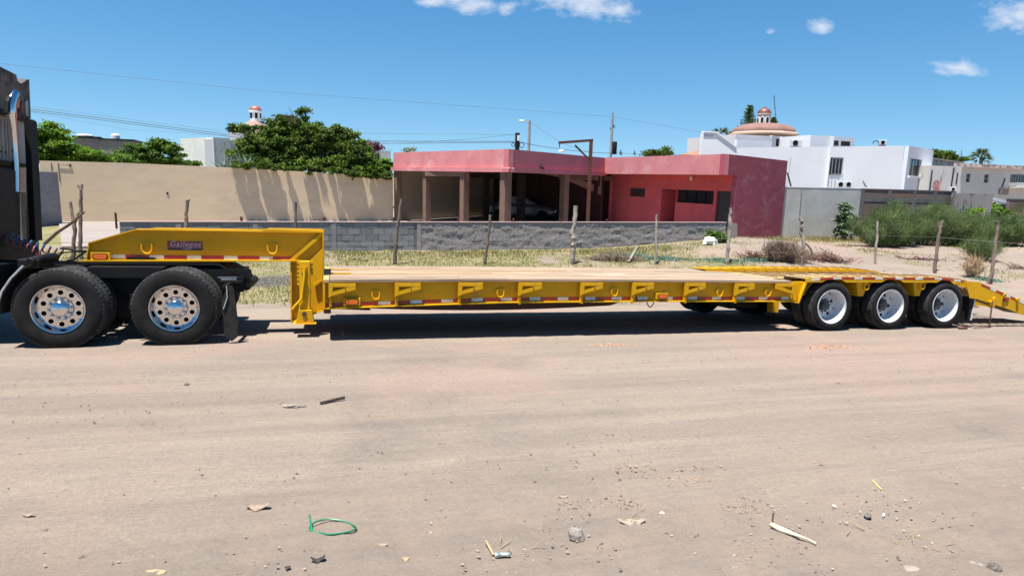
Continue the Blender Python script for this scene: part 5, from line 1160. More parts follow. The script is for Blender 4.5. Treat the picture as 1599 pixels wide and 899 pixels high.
p=PZ(401,213,54); b=MB(); b.lathe([(0,0),(2.1,0),(2.1,.12),(.5,1.25),(0,1.26)],4,ax='z'); q=b.build('hipped_roof',mat('pink_hip_roof',(.27,.18,.15),rough=.9),o,loc=tuple(p)); q.rotation_euler=(0,0,.5)
MB().lathe([(0,1.2),(.42,1.2),(.42,1.95),(.52,1.96),(.52,2.06),(0,2.06)],20,ax='z').build('lantern_drum',WHITE,o,smooth=True,loc=tuple(p))
MB().lathe([(.50*cos(i/8*pi/2),2.06+.42*sin(i/8*pi/2)) for i in range(9)],20,ax='z').build('lantern_cap',mat('red_dome',(.27,.085,.07),rough=.5),o,smooth=True,loc=tuple(p))
for k in range(6):
    g=MB().box(-.10,.10,-.445,-.40,1.42,1.85).build('arch_opening',DARKIN,o,loc=tuple(p)); g.rotation_euler=(0,0,k*pi/3+.5)
o,a,b_,mm,z=simple_house('small_white_rooftop','small white rooftop room with rails beside purple bougainvillea',575,611,236,50,mat('white_grey',(.62,.62,.62),rough=.9),depth=2)
(t,z1_)=vplane(590,240,a,b_); (t2_,z2_)=vplane(592.5,248,a,b_); setpart(MB().box(t,t2_,-.02,-.001,z2_,z1_).build('opening',DARKIN,o),mm)
for k in range(8): x=.3+k*.24; setpart(MB().bar((x,0,z),(x,0,z+.22),.03).build('rail_post',STEEL,o),mm)
p=PZ(877,238,60); tag(MB().lathe([(0,0),(.28,0),(.28,.14),(.18,.24),(0,.26)],14,ax='z').build('water_tank',PLASTIC,None,smooth=True,loc=(p.x,p.y,p.z-.02)),'white roof water tank peeping over the pink parapet below the hoist arm','tank')
# ---------------------------------------------------------------- poles, lamp, antennas, wires
def pole(name,label,px0,y0,px1,y1,Z,r=.13,cat='utility pole'):
    a=PZ(px1,y1,Z); b_=PZ(px0,y0,Z); o=empty(name,(a.x,a.y,-3),label=label,cat=cat); h=b_.z+3
    MB().tube([(0,0,0),(0,0,h)],[r*1.25,r*.85],10).build('shaft',POLE,o,smooth=True); return o,h,b_
o1,h,b_=pole('street_lamp','grey concrete pole with a single lamp arm behind the pink house',829,190,826,237,58,.14,'street lamp')
MB().tube([(0,0,h-.15),(-.35,0,h+.02),(-.62,0,h)],.035,6).build('lamp_arm',STEEL,o1); MB().lathe([(0,-.28),(.07,-.24),(.10,0),(.07,.12),(0,.14)],10,ax='y').build('lamp_head',PLASTIC,o1,loc=(-.78,0,h-.02)).rotation_euler=(0,0,pi/2)
o2,h,b_=pole('utility_pole','concrete power pole carrying a black transformer right of the hoist',958,182,954,243,54,.12)
for dz_,w_ in ((.95,.3),): MB().bar((0,0,h-dz_),(.3,0,h-dz_),.05).build('crossarm',BLK,o2)
MB().lathe([(0,-.62),(.18,-.62),(.20,-.58),(.20,.35),(.16,.42),(0,.45)],14,ax='z').build('transformer',BLK,o2,smooth=True,loc=(.30,0,h-2.55)); MB().bar((0,0,h-2.3),(.3,0,h-2.3),.05).build('bracket',STEEL,o2)
b=MB(); b.tube([(0.02,0,h),(.02,0,h+.22)],.03,6); b.tube([(.14,0,h-.95),(.14,0,h-.75)],.04,6); b.tube([(-.12,0,h-1.15),(-.12,0,h-1.0)],.04,6); b.build('insulator',BLK,o2)
o3,h,b_=pole('utility_pole','short dark pole head wrapped in cable coils left of the street lamp',808.5,209,808,236,48,.10); 
MB().tube([(0,-.02,h-1.35),(0,-.02,h+.02)],.17,8).build('cable_box',BLK,o3); MB().box(-.02,.16,-.2,-.171,h-.55,h-.15).build('label_plate',PLASTIC,o3); MB().tube([(.34+.17*cos(a),0,h-.85+.2*sin(a)) for a in [2*pi*i/14 for i in range(15)]],.025,6).build('cable_coil',BLK,o3); MB().tube([(-.30+.12*cos(a),0,h-.85+.14*sin(a)) for a in [2*pi*i/14 for i in range(15)]],.025,6).build('cable_coil',BLK,o3)
def antenna(px,y0,y1,Z,label,r=.025,kind='antenna',lean=0):
    a=PZ(px,y1,Z); b_=PZ(px+lean,y0,Z); o=empty('roof_antenna',(a.x,a.y,a.z),label=label,cat=kind); d=b_-a
    MB().tube([(0,0,0),tuple(d)],[r,r*.6],6).build('mast',WIRE,o); 
    for f in (.45,.7,.85): MB().tube([tuple(d*f+Vector((-.12,0,.02))),tuple(d*f+Vector((.12,0,-.02)))],r*.5,4).build('element',WIRE,o)
antenna(1209,193,150,53,'thin tall antenna mast rising right of the domed lantern',.035,lean=3.5)
antenna(970,243,235,52,'short dark pipe mast left one of two by the pink roof',.05); antenna(991.5,243,236,52,'short dark pipe mast right one of two by the pink roof',.04)
antenna(1502,250,236,60,'thin antenna by the far palm tree',.03); antenna(1237,262,244,44.2,'thin antenna post against the white facade',.02) ; antenna(1348,293,283,44,'small slanted aerial low in front of the white facade',.03,lean=5)
p=PZ(1236,293,33); q=PZ(1228.5,270,33); tag(MB().bar((p.x,p.y,p.z),(q.x+.05,q.y,q.z),.07).build('wall_pipe',BLK2,None),'dark pipe rising at the corner between crimson and grey walls','pipe')
p=PZ(1228,293,32.5); q=PZ(1235.5,246,43); o=PZ(1229,293,42.8)
tag(MB().tube([tuple(o),tuple(q)],.035,6).build('slanted_pole',STEEL,None),'slim grey slanted pole before the white facade','pole')
def wire(name,label,pts,r,sag=0,m=WIRE,n=24,group=None,cat='cable'):
    P=[PZ(*p) for p in pts]; out=[]
    for i in range(len(P)-1):
        for k in range(n): f=k/n; v=P[i].lerp(P[i+1],f); v.z-=sag*4*f*(1-f)*(P[i+1]-P[i]).length/30; out.append(tuple(v))
    out.append(tuple(P[-1])); o=MB().tube(out,r,5).build(name,m,None); return tag(o,label,cat,group)
wire('overhead_cable','thin single cable crossing high over the whole yard',[(-20,98,44),(400,142,50),(958,183,54),(1260,236,80)],.010,m=WIREL)
G1='power cables running behind the big tree'
wire('overhead_cable','uppermost of the bundled cables left of the big tree',[(40,166,42),(360,207,46),(808,211,48)],.009,group=None,m=WIREL)
wire('overhead_cable','second of the bundled cables left of the big tree, thicker',[(40,170,42),(360,211,45),(560,221,46),(806,221.5,48)],.020)
wire('overhead_cable','third of the bundled cables left of the big tree, thickest',[(40,173,42),(360,214,45),(560,225,46),(806,223,48)],.018)
wire('overhead_cable','lowest faint cable left of the big tree',[(40,174,42),(200,203,44),(360,212.5,45)],.007,m=WIREL)
wire('overhead_cable','level cable over the low white houses at left',[(64,212,40),(330,230,52),(380,228,52)],.012); wire('overhead_cable','lower level cable across the grey houses at left',[(100,224,44),(330,239,50)],.010)
wire('overhead_cable','cable sagging down from the street lamp to the pink parapet',[(829,192,58),(880,225,56),(930,240,55)],.012,.3); wire('overhead_cable','cable from the coil pole across to the transformer pole',[(808,222,48),(958,240,54)],.018,.5); wire('overhead_cable','thin cable from transformer pole toward the white house',[(955,238,54),(1060,243,58)],.012,.3)
wire('overhead_cable','faint cable rising from the coil pole to the street lamp',[(600,225,44),(700,220,45),(808,210,48)],.008,.2)
# ================================================================ VEGETATION
def leaves(cent,rad,nclump,nleaf,size,seed,clump=.5,droop=0.,aspect=1.6,fill=.35,spiky=0.):
    """leaf quads gathered in clumps spread through an ellipsoid volume -> verts, faces, tone"""
    g=np.random.default_rng(seed); cent=np.asarray(cent,float); rad=np.asarray(rad,float)
    d=g.normal(size=(nclump,3)); d/=np.linalg.norm(d,axis=1)[:,None]; r=(fill+(1-fill)*g.random(nclump)**.5); C_=cent+d*rad*r[:,None]
    cs=clump*(.6+.8*g.random(nclump)); ct=g.normal(0,.35,nclump)
    k=g.integers(0,nclump,nleaf); dd=g.normal(size=(nleaf,3)); dd/=np.linalg.norm(dd,axis=1)[:,None]
    P=C_[k]+dd*(cs[k]*g.random(nleaf)**.5*np.where(g.random(nleaf)<.22,1.7,1.))[:,None]*np.array([1.25,1.25,.50]); P[:,2]-=droop*g.random(nleaf)**3
    return quads(P,size,g,aspect,ct[k]+g.normal(0,.3,nleaf),nrm=dd*.25,spiky=spiky)
def quads(P,size,g,aspect=1.6,tone=None,nrm=None,spiky=0.,flat=.5):
    n=len(P); a=g.normal(size=(n,3)); 
    if nrm is not None: a=a*.55+nrm; 
    a[:,2]+=flat; a/=np.linalg.norm(a,axis=1)[:,None]; t=g.normal(size=(n,3)); t-=a*(t*a).sum(1)[:,None]; t/=np.linalg.norm(t,axis=1)[:,None]; b=np.cross(a,t)
    s=size*(.6+.8*g.random(n))[:,None]
    V=np.stack([P-t*s*aspect/2,P+b*s/2,P+t*s*aspect/2,P-b*s/2],1)
    return V.reshape(-1,3),np.arange(n*4).reshape(n,4),np.clip(.5+(tone if tone is not None else g.normal(0,.3,n))*.5,0,1)
def strands(P,D,w,g,tone=None):
    """thin tapering blades from P to P+D"""
    n=len(P); s=np.cross(D,g.normal(size=(n,3))); s/=np.linalg.norm(s,axis=1)[:,None]+1e-9; w=np.broadcast_to(np.asarray(w,float),(n,))[:,None]
    V=np.stack([P-s*w/2,P+s*w/2,P+D],1); return V.reshape(-1,3),np.arange(n*3).reshape(n,3),np.clip(.5+(tone if tone is not None else g.normal(0,.3,n))*.5,0,1)
def join(parts):
    V=[];Fc=[];T=[];o=0
    for v,f_,t in parts: V.append(v);Fc.append(f_+o);T.append(t);o+=len(v)
    return np.concatenate(V),np.concatenate(Fc),np.concatenate(T)
def trunkmesh(segs):
    b=MB()
    for pts,r in segs: b.tube(pts,r,8)
    return b
def tree(name,label,base,blobs,nclump,nleaf,size,leafmat,seed,clump=.45,trunk=(.16,),group=None,droop=0.,trunks=1,fill=.35,cat='tree'):
    """base world point; blobs = [(dx,dy,dz,rx,ry,rz,share)] relative to it"""
    r_=random.Random(seed); o=empty(name,base,label=label,cat=cat,group=group)
    tot=sum(b[6] for b in blobs); parts=[]
    for i,b in enumerate(blobs): parts.append(leaves(b[:3],b[3:6],max(3,int(nclump*b[6]/tot)),int(nleaf*b[6]/tot),size,seed*31+i,clump=clump,droop=droop,fill=fill))
    V,Fc,T=join(parts); big('crown',V,Fc,leafmat,o,tone=T)
    segs=[]; R0=trunk[0]
    for k in range(trunks):
        x0=(k-(trunks-1)/2)*R0*3; top=(blobs[0][0]*.5+x0*2,blobs[0][1]*.5,blobs[0][2]*.75)
        segs.append(([(x0,0,-.2),(x0*1.2+r_.uniform(-.1,.1),0,top[2]*.5),top],[R0*1.2,R0,R0*.6]))
        for b in blobs: segs.append(([top,((top[0]+b[0])/2+r_.uniform(-.2,.2),(top[1]+b[1])/2,(top[2]+b[2])/2),(b[0],b[1],b[2]+b[5]*.4)],[R0*.5,R0*.33,R0*.12]))
    trunkmesh(segs).build('trunk',TRUNK,o,smooth=True); return o
def atz(px,Z,z):
    p=at(px,Z); return (p[0],p[1],z)
# big tree behind/over the tan wall; blobs given by photo pixel centre, radii in metres
Zt=33.2; bz=-2.5; base=atz(480,Zt+.6,bz)
def blob(px,py,Z,rx,ry,rz,share=1.): p=PZ(px,py,Z); return (p.x-base[0],p.y-base[1],p.z-base[2],rx,ry,rz,share)
ZC=34.4
bl=[blob(452,224,ZC,2.2,1.2,1.35,5),blob(500,226,ZC+.2,1.9,1.2,1.25,4),blob(408,238,ZC-.4,1.5,1.0,.95,2.5),blob(545,243,ZC+.4,1.6,1.0,.8,2.6),blob(470,198,ZC,1.2,1.0,.60,1.2),blob(432,200,ZC,.85,.8,.42,.8),
    blob(520,207,ZC,.9,.8,.38,.8),blob(590,262,ZC+.5,.7,.6,.45,1.2),blob(403,214,ZC-.5,.5,.5,.34,.5),blob(366,199,ZC-.5,.36,.3,.12,.16),blob(383,200,ZC-.5,.35,.3,.13,.15),blob(388,240,ZC-.5,.6,.5,.35,.5),blob(480,252,ZC-.2,2.6,.9,.55,3.0),blob(545,262,ZC,1.2,.6,.32,1.1),
    blob(473,173,ZC,.30,.28,.12,.12),blob(546,209,ZC,.45,.35,.14,.25),blob(558,222,ZC,.4,.3,.12,.2),blob(420,252,ZC-.9,1.6,.6,.45,1.6),blob(446,184,ZC,.5,.4,.25,.3),blob(366,240,ZC-1,.3,.3,.25,.2)]
bt=tree('big_broadleaf_tree','large dark green broadleaf tree rising over the tan wall',base,bl,900,110000,.08,LEAFD,5,clump=.19,trunk=(.2,),trunks=2,droop=.22,fill=.15)
# fringe of foliage hanging over the front of the wall, in separate tufts
dT=Vector((TB[0]-TA[0],TB[1]-TA[1],0)).normalized(); nT=Vector((dT.y,-dT.x,0)); parts=[]; g=np.random.default_rng(77)
for i in range(74):
    px=366+g.random()*246; t,z=vplane(px,263+(px-368)*.055,TA,TB); dist=.04+.50*g.random()**1.3
    c=Vector((TA[0],TA[1],0))+dT*t+nT*dist; rz=.07+.08*g.random()
    parts.append(leaves((c.x-base[0],c.y-base[1],z-base[2]+.10+.22*g.random()-(.12 if px>535 else 0)),(.10+.08*g.random(),.08,rz),3,110,.085,900+i,clump=.09,droop=.08))
V,Fc,T=join(parts); big('crown_fringe',V,Fc,LEAFD,bt,tone=T)
# bare twigs above the crown
b=MB(); g2=random.Random(5)
for i in range(26):
    p=PZ(458+g2.uniform(-9,9),185+g2.uniform(0,10),33.4); q=p+Vector((g2.uniform(-.25,.25),g2.uniform(-.2,.2),g2.uniform(.2,.55))); b.tube([tuple(p-Vector(base)),tuple(q-Vector(base))],[.012,.004],4)
tag(b.build('bare_twigs',DRYB,bt),kind='stuff')
def bush_at(name,label,px,py,Z,rx,ry,rz,n,size,m,seed,clump=.3,extra=(),cat='tree',zb=-2.5,nc=40,tr=.08):
    global base
    base=atz(px,Z,zb); bl=[blob(px,py,Z,rx,ry,rz,3)]+[blob(*e) for e in extra]; return tree(name,label,base,bl,nc,n,size,m,seed,clump=clump,trunk=(tr,))
bush_at('bright_tree','bright green round tree beside the black truck panel',82,222,31,.85,1.0,.85,26000,.085,LEAFB,11,extra=[(100,240,31.5,.75,.8,.45,1.4),(70,235,31,.8,.8,.7,1.6)],nc=80,clump=.22)
bush_at('low_tree','low bright green tree joined to the taller one at left',125,242,33,.85,.7,.42,12000,.085,LEAFB,12,extra=[(148,248,34,.7,.7,.26,1.)],nc=50,clump=.2)
bush_at('loose_tree','loose mid green treetop just over the tan wall below the grey building',175,250,36,1.3,.8,.26,9000,.09,LEAFM,13,extra=[(205,235,37,.45,.5,.5,.7),(198,250,36,.7,.7,.35,1.)],nc=50)
bush_at('round_tree','round mid green tree before the low white house',250,241,37,1.25,1.2,.62,24000,.09,LEAFM,14,extra=[(280,254,37,1.1,.9,.20,1.),(222,250,37,.8,.7,.3,.8),(256,225,37,.55,.5,.25,.5),(303,257,38,.5,.6,.10,.3)],nc=100,clump=.2)
bush_at('bright_shrub_tree','bright green leafy top between big tree and pink house',588,263,35.0,.75,.8,.42,9000,.10,LEAFB,15,extra=[(565,262,34.8,.5,.7,.3,.6),(604,258,34.9,.25,.4,.35,.5)],nc=60,clump=.18)
bush_at('bougainvillea','dark purple bougainvillea beside the small white rooftop room',579,229.5,49.5,.9,.6,.25,2500,.11,MAGENT,16,zb=0.,cat='shrub',nc=16)
bush_at('grey_shrub','small grey green shrub top above the pink parapet',640,236,60,.5,.4,.18,900,.11,AGAVE,17,zb=0,cat='shrub',nc=8)
bush_at('small_far_tree','dark far treetop left one above the pink wing roof',1016,240,60,.42,.5,.26,1800,.13,LEAFD,18,zb=0,nc=10)
bush_at('small_far_tree','dark far treetop right one above the pink wing roof',1036,240,60,.75,.5,.2,2400,.13,LEAFD,19,extra=[(1041,234,60,.15,.2,.3,.3)],zb=0,nc=14)
bush_at('dark_far_tree','dense dark tree group behind the roofs at right',1459,243,66,1.0,1.2,.48,7000,.15,LEAFD,20,extra=[(1480,244,67,.8,1.,.4,2.),(1495,250,68,.5,.6,.25,.8),(1504,250.5,68,.4,.5,.2,.5)],zb=0,nc=40)
# agave clump over the wall left of the big tree
p=PZ(378,262,32.2); o=empty('agave_plant',tuple(p),label='spiky grey green agave leaves over the wall left of the big tree',cat='plant'); g=np.random.default_rng(8); n=170
az=g.random(n)*2*pi; el=.15+1.2*g.random(n); D=np.stack([np.cos(az)*np.cos(el),np.sin(az)*np.cos(el),np.sin(el)],1)*(.55+.4*g.random(n))[:,None]; P0=np.stack([g.normal(0,.28,n),g.normal(0,.15,n),g.normal(0,.08,n)],1)
V,Fc,T=strands(P0,D,.06,g); big('leaf_rosette',V,Fc,AGAVE,o,tone=T); MB().tube([(0,.3,-2),(0,.1,.05)],.09,8).build('stem',TRUNK,o)
p=PZ(362,262,32.2); o=empty('agave_plant',tuple(p),label='smaller low agave tuft beside the spiky agave, nearer the pale wall',cat='plant'); n=80
az=g.random(n)*2*pi; el=.1+.8*g.random(n); D=np.stack([np.cos(az)*np.cos(el),np.sin(az)*np.cos(el),np.sin(el)],1)*(.35+.2*g.random(n))[:,None]; V,Fc,T=strands(np.stack([g.normal(0,.35,n),g.normal(0,.1,n),g.normal(0,.04,n)],1),D,.05,g); big('leaf_rosette',V,Fc,AGAVE,o,tone=T)
# conifer-like palms behind the dome and fan palm far right
def norfolk(px,yb,yt,Z,label,seed,w=.75):
    a=PZ(px,yb,Z); b_=PZ(px,yt,Z); o=empty('araucaria_tree',(a.x,a.y,a.z-3),label=label,cat='tree'); H=b_.z-a.z; g=np.random.default_rng(seed)
    MB().tube([(0,0,0),(0,0,3+H)],[.12,.03],8).build('trunk',TRUNK,o,smooth=True); parts=[]
    for i in range(15):
        f=i/15; z=3+H*f; R=w*(1-f*.8)*(.7+.6*g.random())
        for k in range(7):
            t=g.random()*2*pi; m=46; s=g.random(m); P=np.stack([np.cos(t)*R*s,np.sin(t)*R*s,z+.25*R*s+.0*s],1); D=np.stack([g.normal(0,.07,m),g.normal(0,.07,m),.10+.08*g.random(m)],1); parts.append(strands(P,D,.035,g))
    V,Fc,T=join(parts); big('crown',V,Fc,LEAFD,o,tone=T*.8)
norfolk(1168.5,204,166,56,'tall narrow araucaria tree left of the domed lantern',31,.85); norfolk(1208,195,186,57,'low tuft of conifer right of the domed lantern',32,.35)
def palm(px,py,Z,label,R,n,seed,zb=-2.5,flat=False):
    p=PZ(px,py,Z); o=empty('palm_tree',(p.x,p.y,zb),label=label,cat='palm'); h=p.z-zb; g=np.random.default_rng(seed); parts=[]
    MB().tube([(0,0,0),(.1,0,h*.5),(0,0,h)],[.22,.17,.15],9).build('trunk',TRUNK,o,smooth=True)
    for i in range(n):
        az=g.random()*2*pi; el=g.uniform(-.5,1.25) if not flat else g.uniform(.1,.8); d=np.array([cos(az)*cos(el),sin(az)*cos(el),sin(el)]); L_=R*(.75+.35*g.random()); m=26; c=d*L_*.55
        fan=g.normal(size=(m,3))*.38+d*1.1; fan/=np.linalg.norm(fan,axis=1)[:,None]; P=np.repeat(c[None],m,0)+np.array([0,0,h]); D=fan*L_*.6; D[:,2]-=.12*L_; parts.append(strands(P,D,.05,g)); parts.append(strands(np.array([[0,0,h]]),c[None],.05,g))
    V,Fc,T=join(parts); big('frond_crown',V,Fc,PALM,o,tone=T)
palm(1533,247,60,'fan palm with rounded crown above the cream house at far right',.95,34,41); palm(1125,209,58,'low spread of palm fronds behind the sloping white parapet, left part',.85,14,42,0,True); palm(1137,209.5,58.5,'low spread of palm fronds behind the sloping white parapet, right part',.8,12,43,0,True)
# feathery shrubs before the brick wall
def feather(px,py,Zoff,w,h,label,seed,n=15000,m=FEATH,dens=1.):
    p=gp(px,py); o=empty('feathery_shrub',(p.x,p.y,p.z-.03),label=label,cat='shrub'); g=np.random.default_rng(seed); ns=46; st=[]; parts=[]; b=MB()
    for i in range(ns):
        az=g.random()*2*pi; sp=g.random()**.7; L_=h*(.65+.45*g.random()); tip=np.array([cos(az)*w*sp,sin(az)*w*.6*sp,L_*(1-.35*sp*sp)]); b0=np.array([cos(az)*w*.25*sp,sin(az)*w*.15*sp,0]); st.append((b0,tip))
        if i<16: b.tube([tuple(b0),tuple(b0*.5+tip*.5+np.array([0,0,h*.05])),tuple(tip)],[.022,.014,.005],5)
    k=g.integers(0,ns,n); f=.18+.85*g.random(n)**.8; B0=np.array([s[0] for s in st])[k]; Tt=np.array([s[1] for s in st])[k]
    P=B0+(Tt-B0)*f[:,None]+g.normal(0,.085,(n,3))*w; D=(Tt-B0); D/=np.linalg.norm(D,axis=1)[:,None]; D=D*.6+g.normal(0,.55,(n,3)); D[:,2]+=.3; D*= (.10+.12*g.random(n))[:,None]
    V,Fc,T=strands(P,D,.010+.007*g.random(n),g,tone=(g.normal(0,.3,ns))[k]+g.normal(0,.2,n)); big('foliage',V,Fc,m,o,tone=T); b.build('stems',DRYB,o); return o
fs=[(1372,386,1.15,1.75,'dense feathery green shrub at the left end before the brick wall'),(1404,385,1.2,1.65,'feathery shrub second from the left before the brick wall'),(1440,383,1.2,1.75,'feathery shrub below the leafy vine on the brick wall'),(1474,384,1.25,1.65,'feathery shrub behind the tilted fence post'),(1507,385,1.2,1.55,'feathery shrub before the stained grey wall'),(1540,384,1.1,1.55,'feathery shrub left of the brownish brush at the right edge'),(1392,372,1.1,1.9,'tall feathery shrub against the brick wall, behind the front row'),(1462,372,1.2,1.95,'tallest feathery shrub reaching the grey posts of brick wall')]
for i,(px,py,w,h,lb) in enumerate(fs): feather(px,py,0,w*1.12,h*.9,lb,50+i,n=19000)
feather(1530,407,0,.85,.85,'lone feathery shrub on bare dirt beside the leaning post',70,5000)
feather(1572,385,0,1.1,1.45,'feathery green shrub between round vine bush and right edge',73,15000)
feather(1590,384,0,1.0,1.5,'brownish dry feathery brush at the right edge of the lot',71,9000,m=DRYB); feather(1590,372,0,1.3,1.8,'green feathery shrub behind the dry brush at the right edge',72,13000,m=LEAFM)
def leafbush(name,label,px,py,w,h,n,size,m,seed,blobs=None,cat='shrub',nc=40):
    p=gp(px,py); o=empty(name,(p.x,p.y,p.z-.03),label=label,cat=cat); bl=blobs or [(0,0,h*.55,w*.7,w*.6,h*.42,1.)]
    parts=[leaves(q[:3],q[3:6],max(3,int(nc*q[6])),int(n*q[6]),size,seed*17+i,clump=.17 if nc<100 else .09,fill=.2) for i,q in enumerate(bl)]; V,Fc,T=join(parts); big('foliage',V,Fc,m,o,tone=T)
    b=MB(); r_=random.Random(seed)
    for q in bl:
        for k in range(3): b.tube([(r_.uniform(-.1,.1),0,0),(q[0]*.5+r_.uniform(-.15,.15),q[1]*.5,q[2]*.6),(q[0]+r_.uniform(-.2,.2),q[1],q[2]+q[5]*.5)],[.03,.02,.01],5)
    b.build('stems',TRUNK,o); return o
leafbush('oleander_bush','upright pale green oleander bush before the grey rendered wall',1318,375,.6,2.0,12000,.055,LEAFO,80,nc=150,blobs=[(0,0,.5,.55,.4,.5,.45),(-.1,0,1.1,.46,.3,.45,.33),(-.05,0,1.6,.30,.2,.36,.2),(.2,0,.95,.40,.3,.4,.25)])
leafbush('vine_bush','bright leafy vine hanging on top half of the brick wall',1478,371,1.,1.4,9000,.09,LEAFB,81,blobs=[(-.7,.3,1.72,.6,.3,.22,.4),(.2,.3,1.62,.8,.3,.25,.5),(1.1,.2,1.45,.6,.3,.30,.35)])
leafbush('round_vine_bush','dark round leafy bush before the sloping white parapet',1552,371,1.,1.5,8000,.10,LEAFM,82,blobs=[(-.1,.2,1.5,.75,.4,.40,.6),(.5,.2,1.25,.5,.4,.4,.35)])
feather(1234,410,0,.85,.62,'grey brown dry weed bush around the twisted fence post',83,3800,m=DRYB); feather(1213,408,0,.6,.6,'low greyish dry weed left of the twisted fence post',86,2200,m=DRYB)
leafbush('weed_clump','green weed clump under the block wall near its right end',1118,379,.5,.5,2600,.06,LEAFM,84,blobs=[(0,0,.22,.42,.3,.25,1.)])
feather(1518,433,0,.38,.62,'pale straw coloured bush behind the trailer tail',85,1400,m=mat('straw_leaf',(.48,.35,.21),(.40,.28,.17),scale=3,rough=.9,tone=.4))
def twigpile(name,label,px,py,w,d,h,n,m,seed,cat='brush pile',sc=1.):
    p=gp(px,py); g=np.random.default_rng(seed); b=MB()
    for i in range(n):
        x,y=g.normal(0,w*.45),g.normal(0,d*.45); z=abs(g.normal(0,h*.4))*max(.15,1-abs(x)/w); a=g.random()*pi; l=(.12+.3*g.random())*sc; e=g.normal(0,.45)
        b.tube([(x,y,z),(x+cos(a)*l*.5,y+sin(a)*l*.5,z+l*.5*sin(e)+.03*sc),(x+cos(a)*l,y+sin(a)*l,max(.0,z+l*sin(e)))],[.011*sc,.009*sc,.004*sc],4)
    return tag(b.build(name,m,None,loc=(p.x,p.y,p.z)),label,cat,kind='stuff')
twigpile('dry_brush_pile','heap of grey dry twigs behind the middle of the deck',955,407,1.0,.35,.28,260,DRYB,90)
twigpile('red_brush_pile','heap of reddish dead branches right of the twisted post',1288,409,.9,.4,.38,300,REDB,91); twigpile('red_brush_pile','low reddish dead branches left of the weed bush',1178,403,.45,.3,.22,110,REDB,92)
twigpile('scattered_branches','thin reddish branches strewn on dirt behind the rear axles',1430,406,1.6,.22,.06,90,REDB,93); twigpile('dry_reeds','dark low drift of dead stems on the dirt at far right',1592,420,.5,.2,.06,70,DRYB,94)
# grass: single blades over the lot
g=np.random.default_rng(101); n=430000; x=g.uniform(-17,26,n); y=g.uniform(9,36,n); U,V=UV(x,y); k=(V>3.3)&(grassmask(x,y)*(.55+.45*fbm(x*3,y*3,2,44))>g.random(n)*1.05)&(V<18.6)
inslab=(V>12.6)&(x<9.5)&(y>19)&(U<20); left_=(x<-9)&(V>11)
k&=~(inslab&(V>12.75)); x,y=x[k],y[k]; n=len(x); U,V=UV(x,y); hgt=(.022+.055*g.random(n)**2)*(.6+.9*fbm(x*1.1,y*1.1,3,55))*(1+.9*((V>16)|((V>11.2)&(x>-6))))
P=np.stack([x,y,gz(x,y)],1); D=np.stack([g.normal(0,.35,n)*hgt,g.normal(0,.35,n)*hgt,hgt],1); Vv,Fc,T=strands(P,D,.016+.014*g.random(n),g,tone=g.normal(0,.5,n)); o=big('grass',Vv,Fc,GRASS,None,tone=T); tag(o,'sparse yellowing grass over the vacant lot','grass',kind='stuff')
for px,py,w_ in ((985,399,.8),(1040,406,1.5),(1130,408,.9),(1180,407,.6),(1540,437,.6),(1035,404,.8)):
    p=gp(px,py); m=700; xx_=p.x+g.normal(0,w_*.35,m); yy_=p.y+g.normal(0,.16,m); P=np.stack([xx_,yy_,gz(xx_,yy_)],1); D=np.stack([g.normal(0,.05,m),g.normal(0,.05,m),.02+.05*g.random(m)],1); Vv,Fc,T=strands(P,D,.03,g); o=big('ground_creeper',Vv,Fc,TEAL,None,tone=T); tag(o,'bluish green creeping weed patch on the dirt behind the deck','creeper',kind='stuff')
# ================================================================ FENCE POSTS AND WIRE
def fpost(label,pts,r,m=BARK,Z=None,branch=None,seed=0,taper=.75,wob=.012):
    """pts: photo pixels from foot upward (first = foot on the ground)"""
    p0=gp(*pts[0]); Z=(M.inverted()@p0).z; o=empty('fence_post',tuple(p0),label=label,cat='fence post'); r_=random.Random(seed)
    W=[PZ(px,py,Z)-p0 for px,py in pts]; W[0].z-=.1; fine=[]
    for i in range(len(W)-1):
        for k in range(4): v=W[i].lerp(W[i+1],k/4)+Vector((r_.uniform(-wob,wob),r_.uniform(-wob,wob),0)); fine.append(v)
    fine.append(W[-1]); n=len(fine); R=[r*(1-(1-taper)*i/n)*(1+r_.uniform(-.16,.16)) for i in range(n)]
    MB().tube([tuple(v) for v in fine],R,9).build('post',m,o,smooth=True)
    if branch:
        for br_ in branch:
            q=[PZ(px,py,Z)-p0 for px,py in br_[0]]; MB().tube([tuple(v) for v in q],[br_[1]*(1-.25*i/len(q)) for i in range(len(q))],8).build('branch',m,o,smooth=True)
    return o
GP='wooden posts of the wire fence'
fpost('tall forked stick post, right one of the pair beside the truck',[(127,404),(126,385),(126,350),(127,320),(127.5,300),(126.5,294)],.05,seed=1,branch=[(((126.5,296),(124,292),(122,290)),.035),(((127,296),(128.5,290),(129,288)),.035)])
fpost('shorter post with a propped pole, left one of the pair beside the truck',[(114,404),(115,385),(117,360),(117,345)],.062,seed=2,branch=[(((116.5,350),(113,335),(110.5,316)),.045),(((117,350),(120,342),(123,333)),.035)])
p0=gp(69,384); z0_=(M.inverted()@p0).z; a=PZ(70,381,17.5); b_=PZ(132,331.5,17.0); tag(MB().tube([tuple(a),tuple(a.lerp(b_,.33)+Vector((0,0,.03))),tuple(a.lerp(b_,.66)-Vector((0,0,.02))),tuple(b_)],[.05,.045,.04,.03],8).build('propped_pole',BARK,None,smooth=True),'slanting wooden pole leaning against the left fence post','pole')
fpost('post with cut top behind the gooseneck decal',[(290,409),(290,380),(291.5,350),(291,335),(293,313)],.058,seed=3,branch=[(((292,322),(294,316),(297,312)),.03)])
fpost('slim post seen above the gooseneck rear end',[(461,410),(461,380),(461.5,350),(462,316)],.045,seed=4)
fpost('dark leaning post before the bare grey blocks',[(616,413),(618,390),(620,365),(624,335),(627,311)],.055,seed=5)
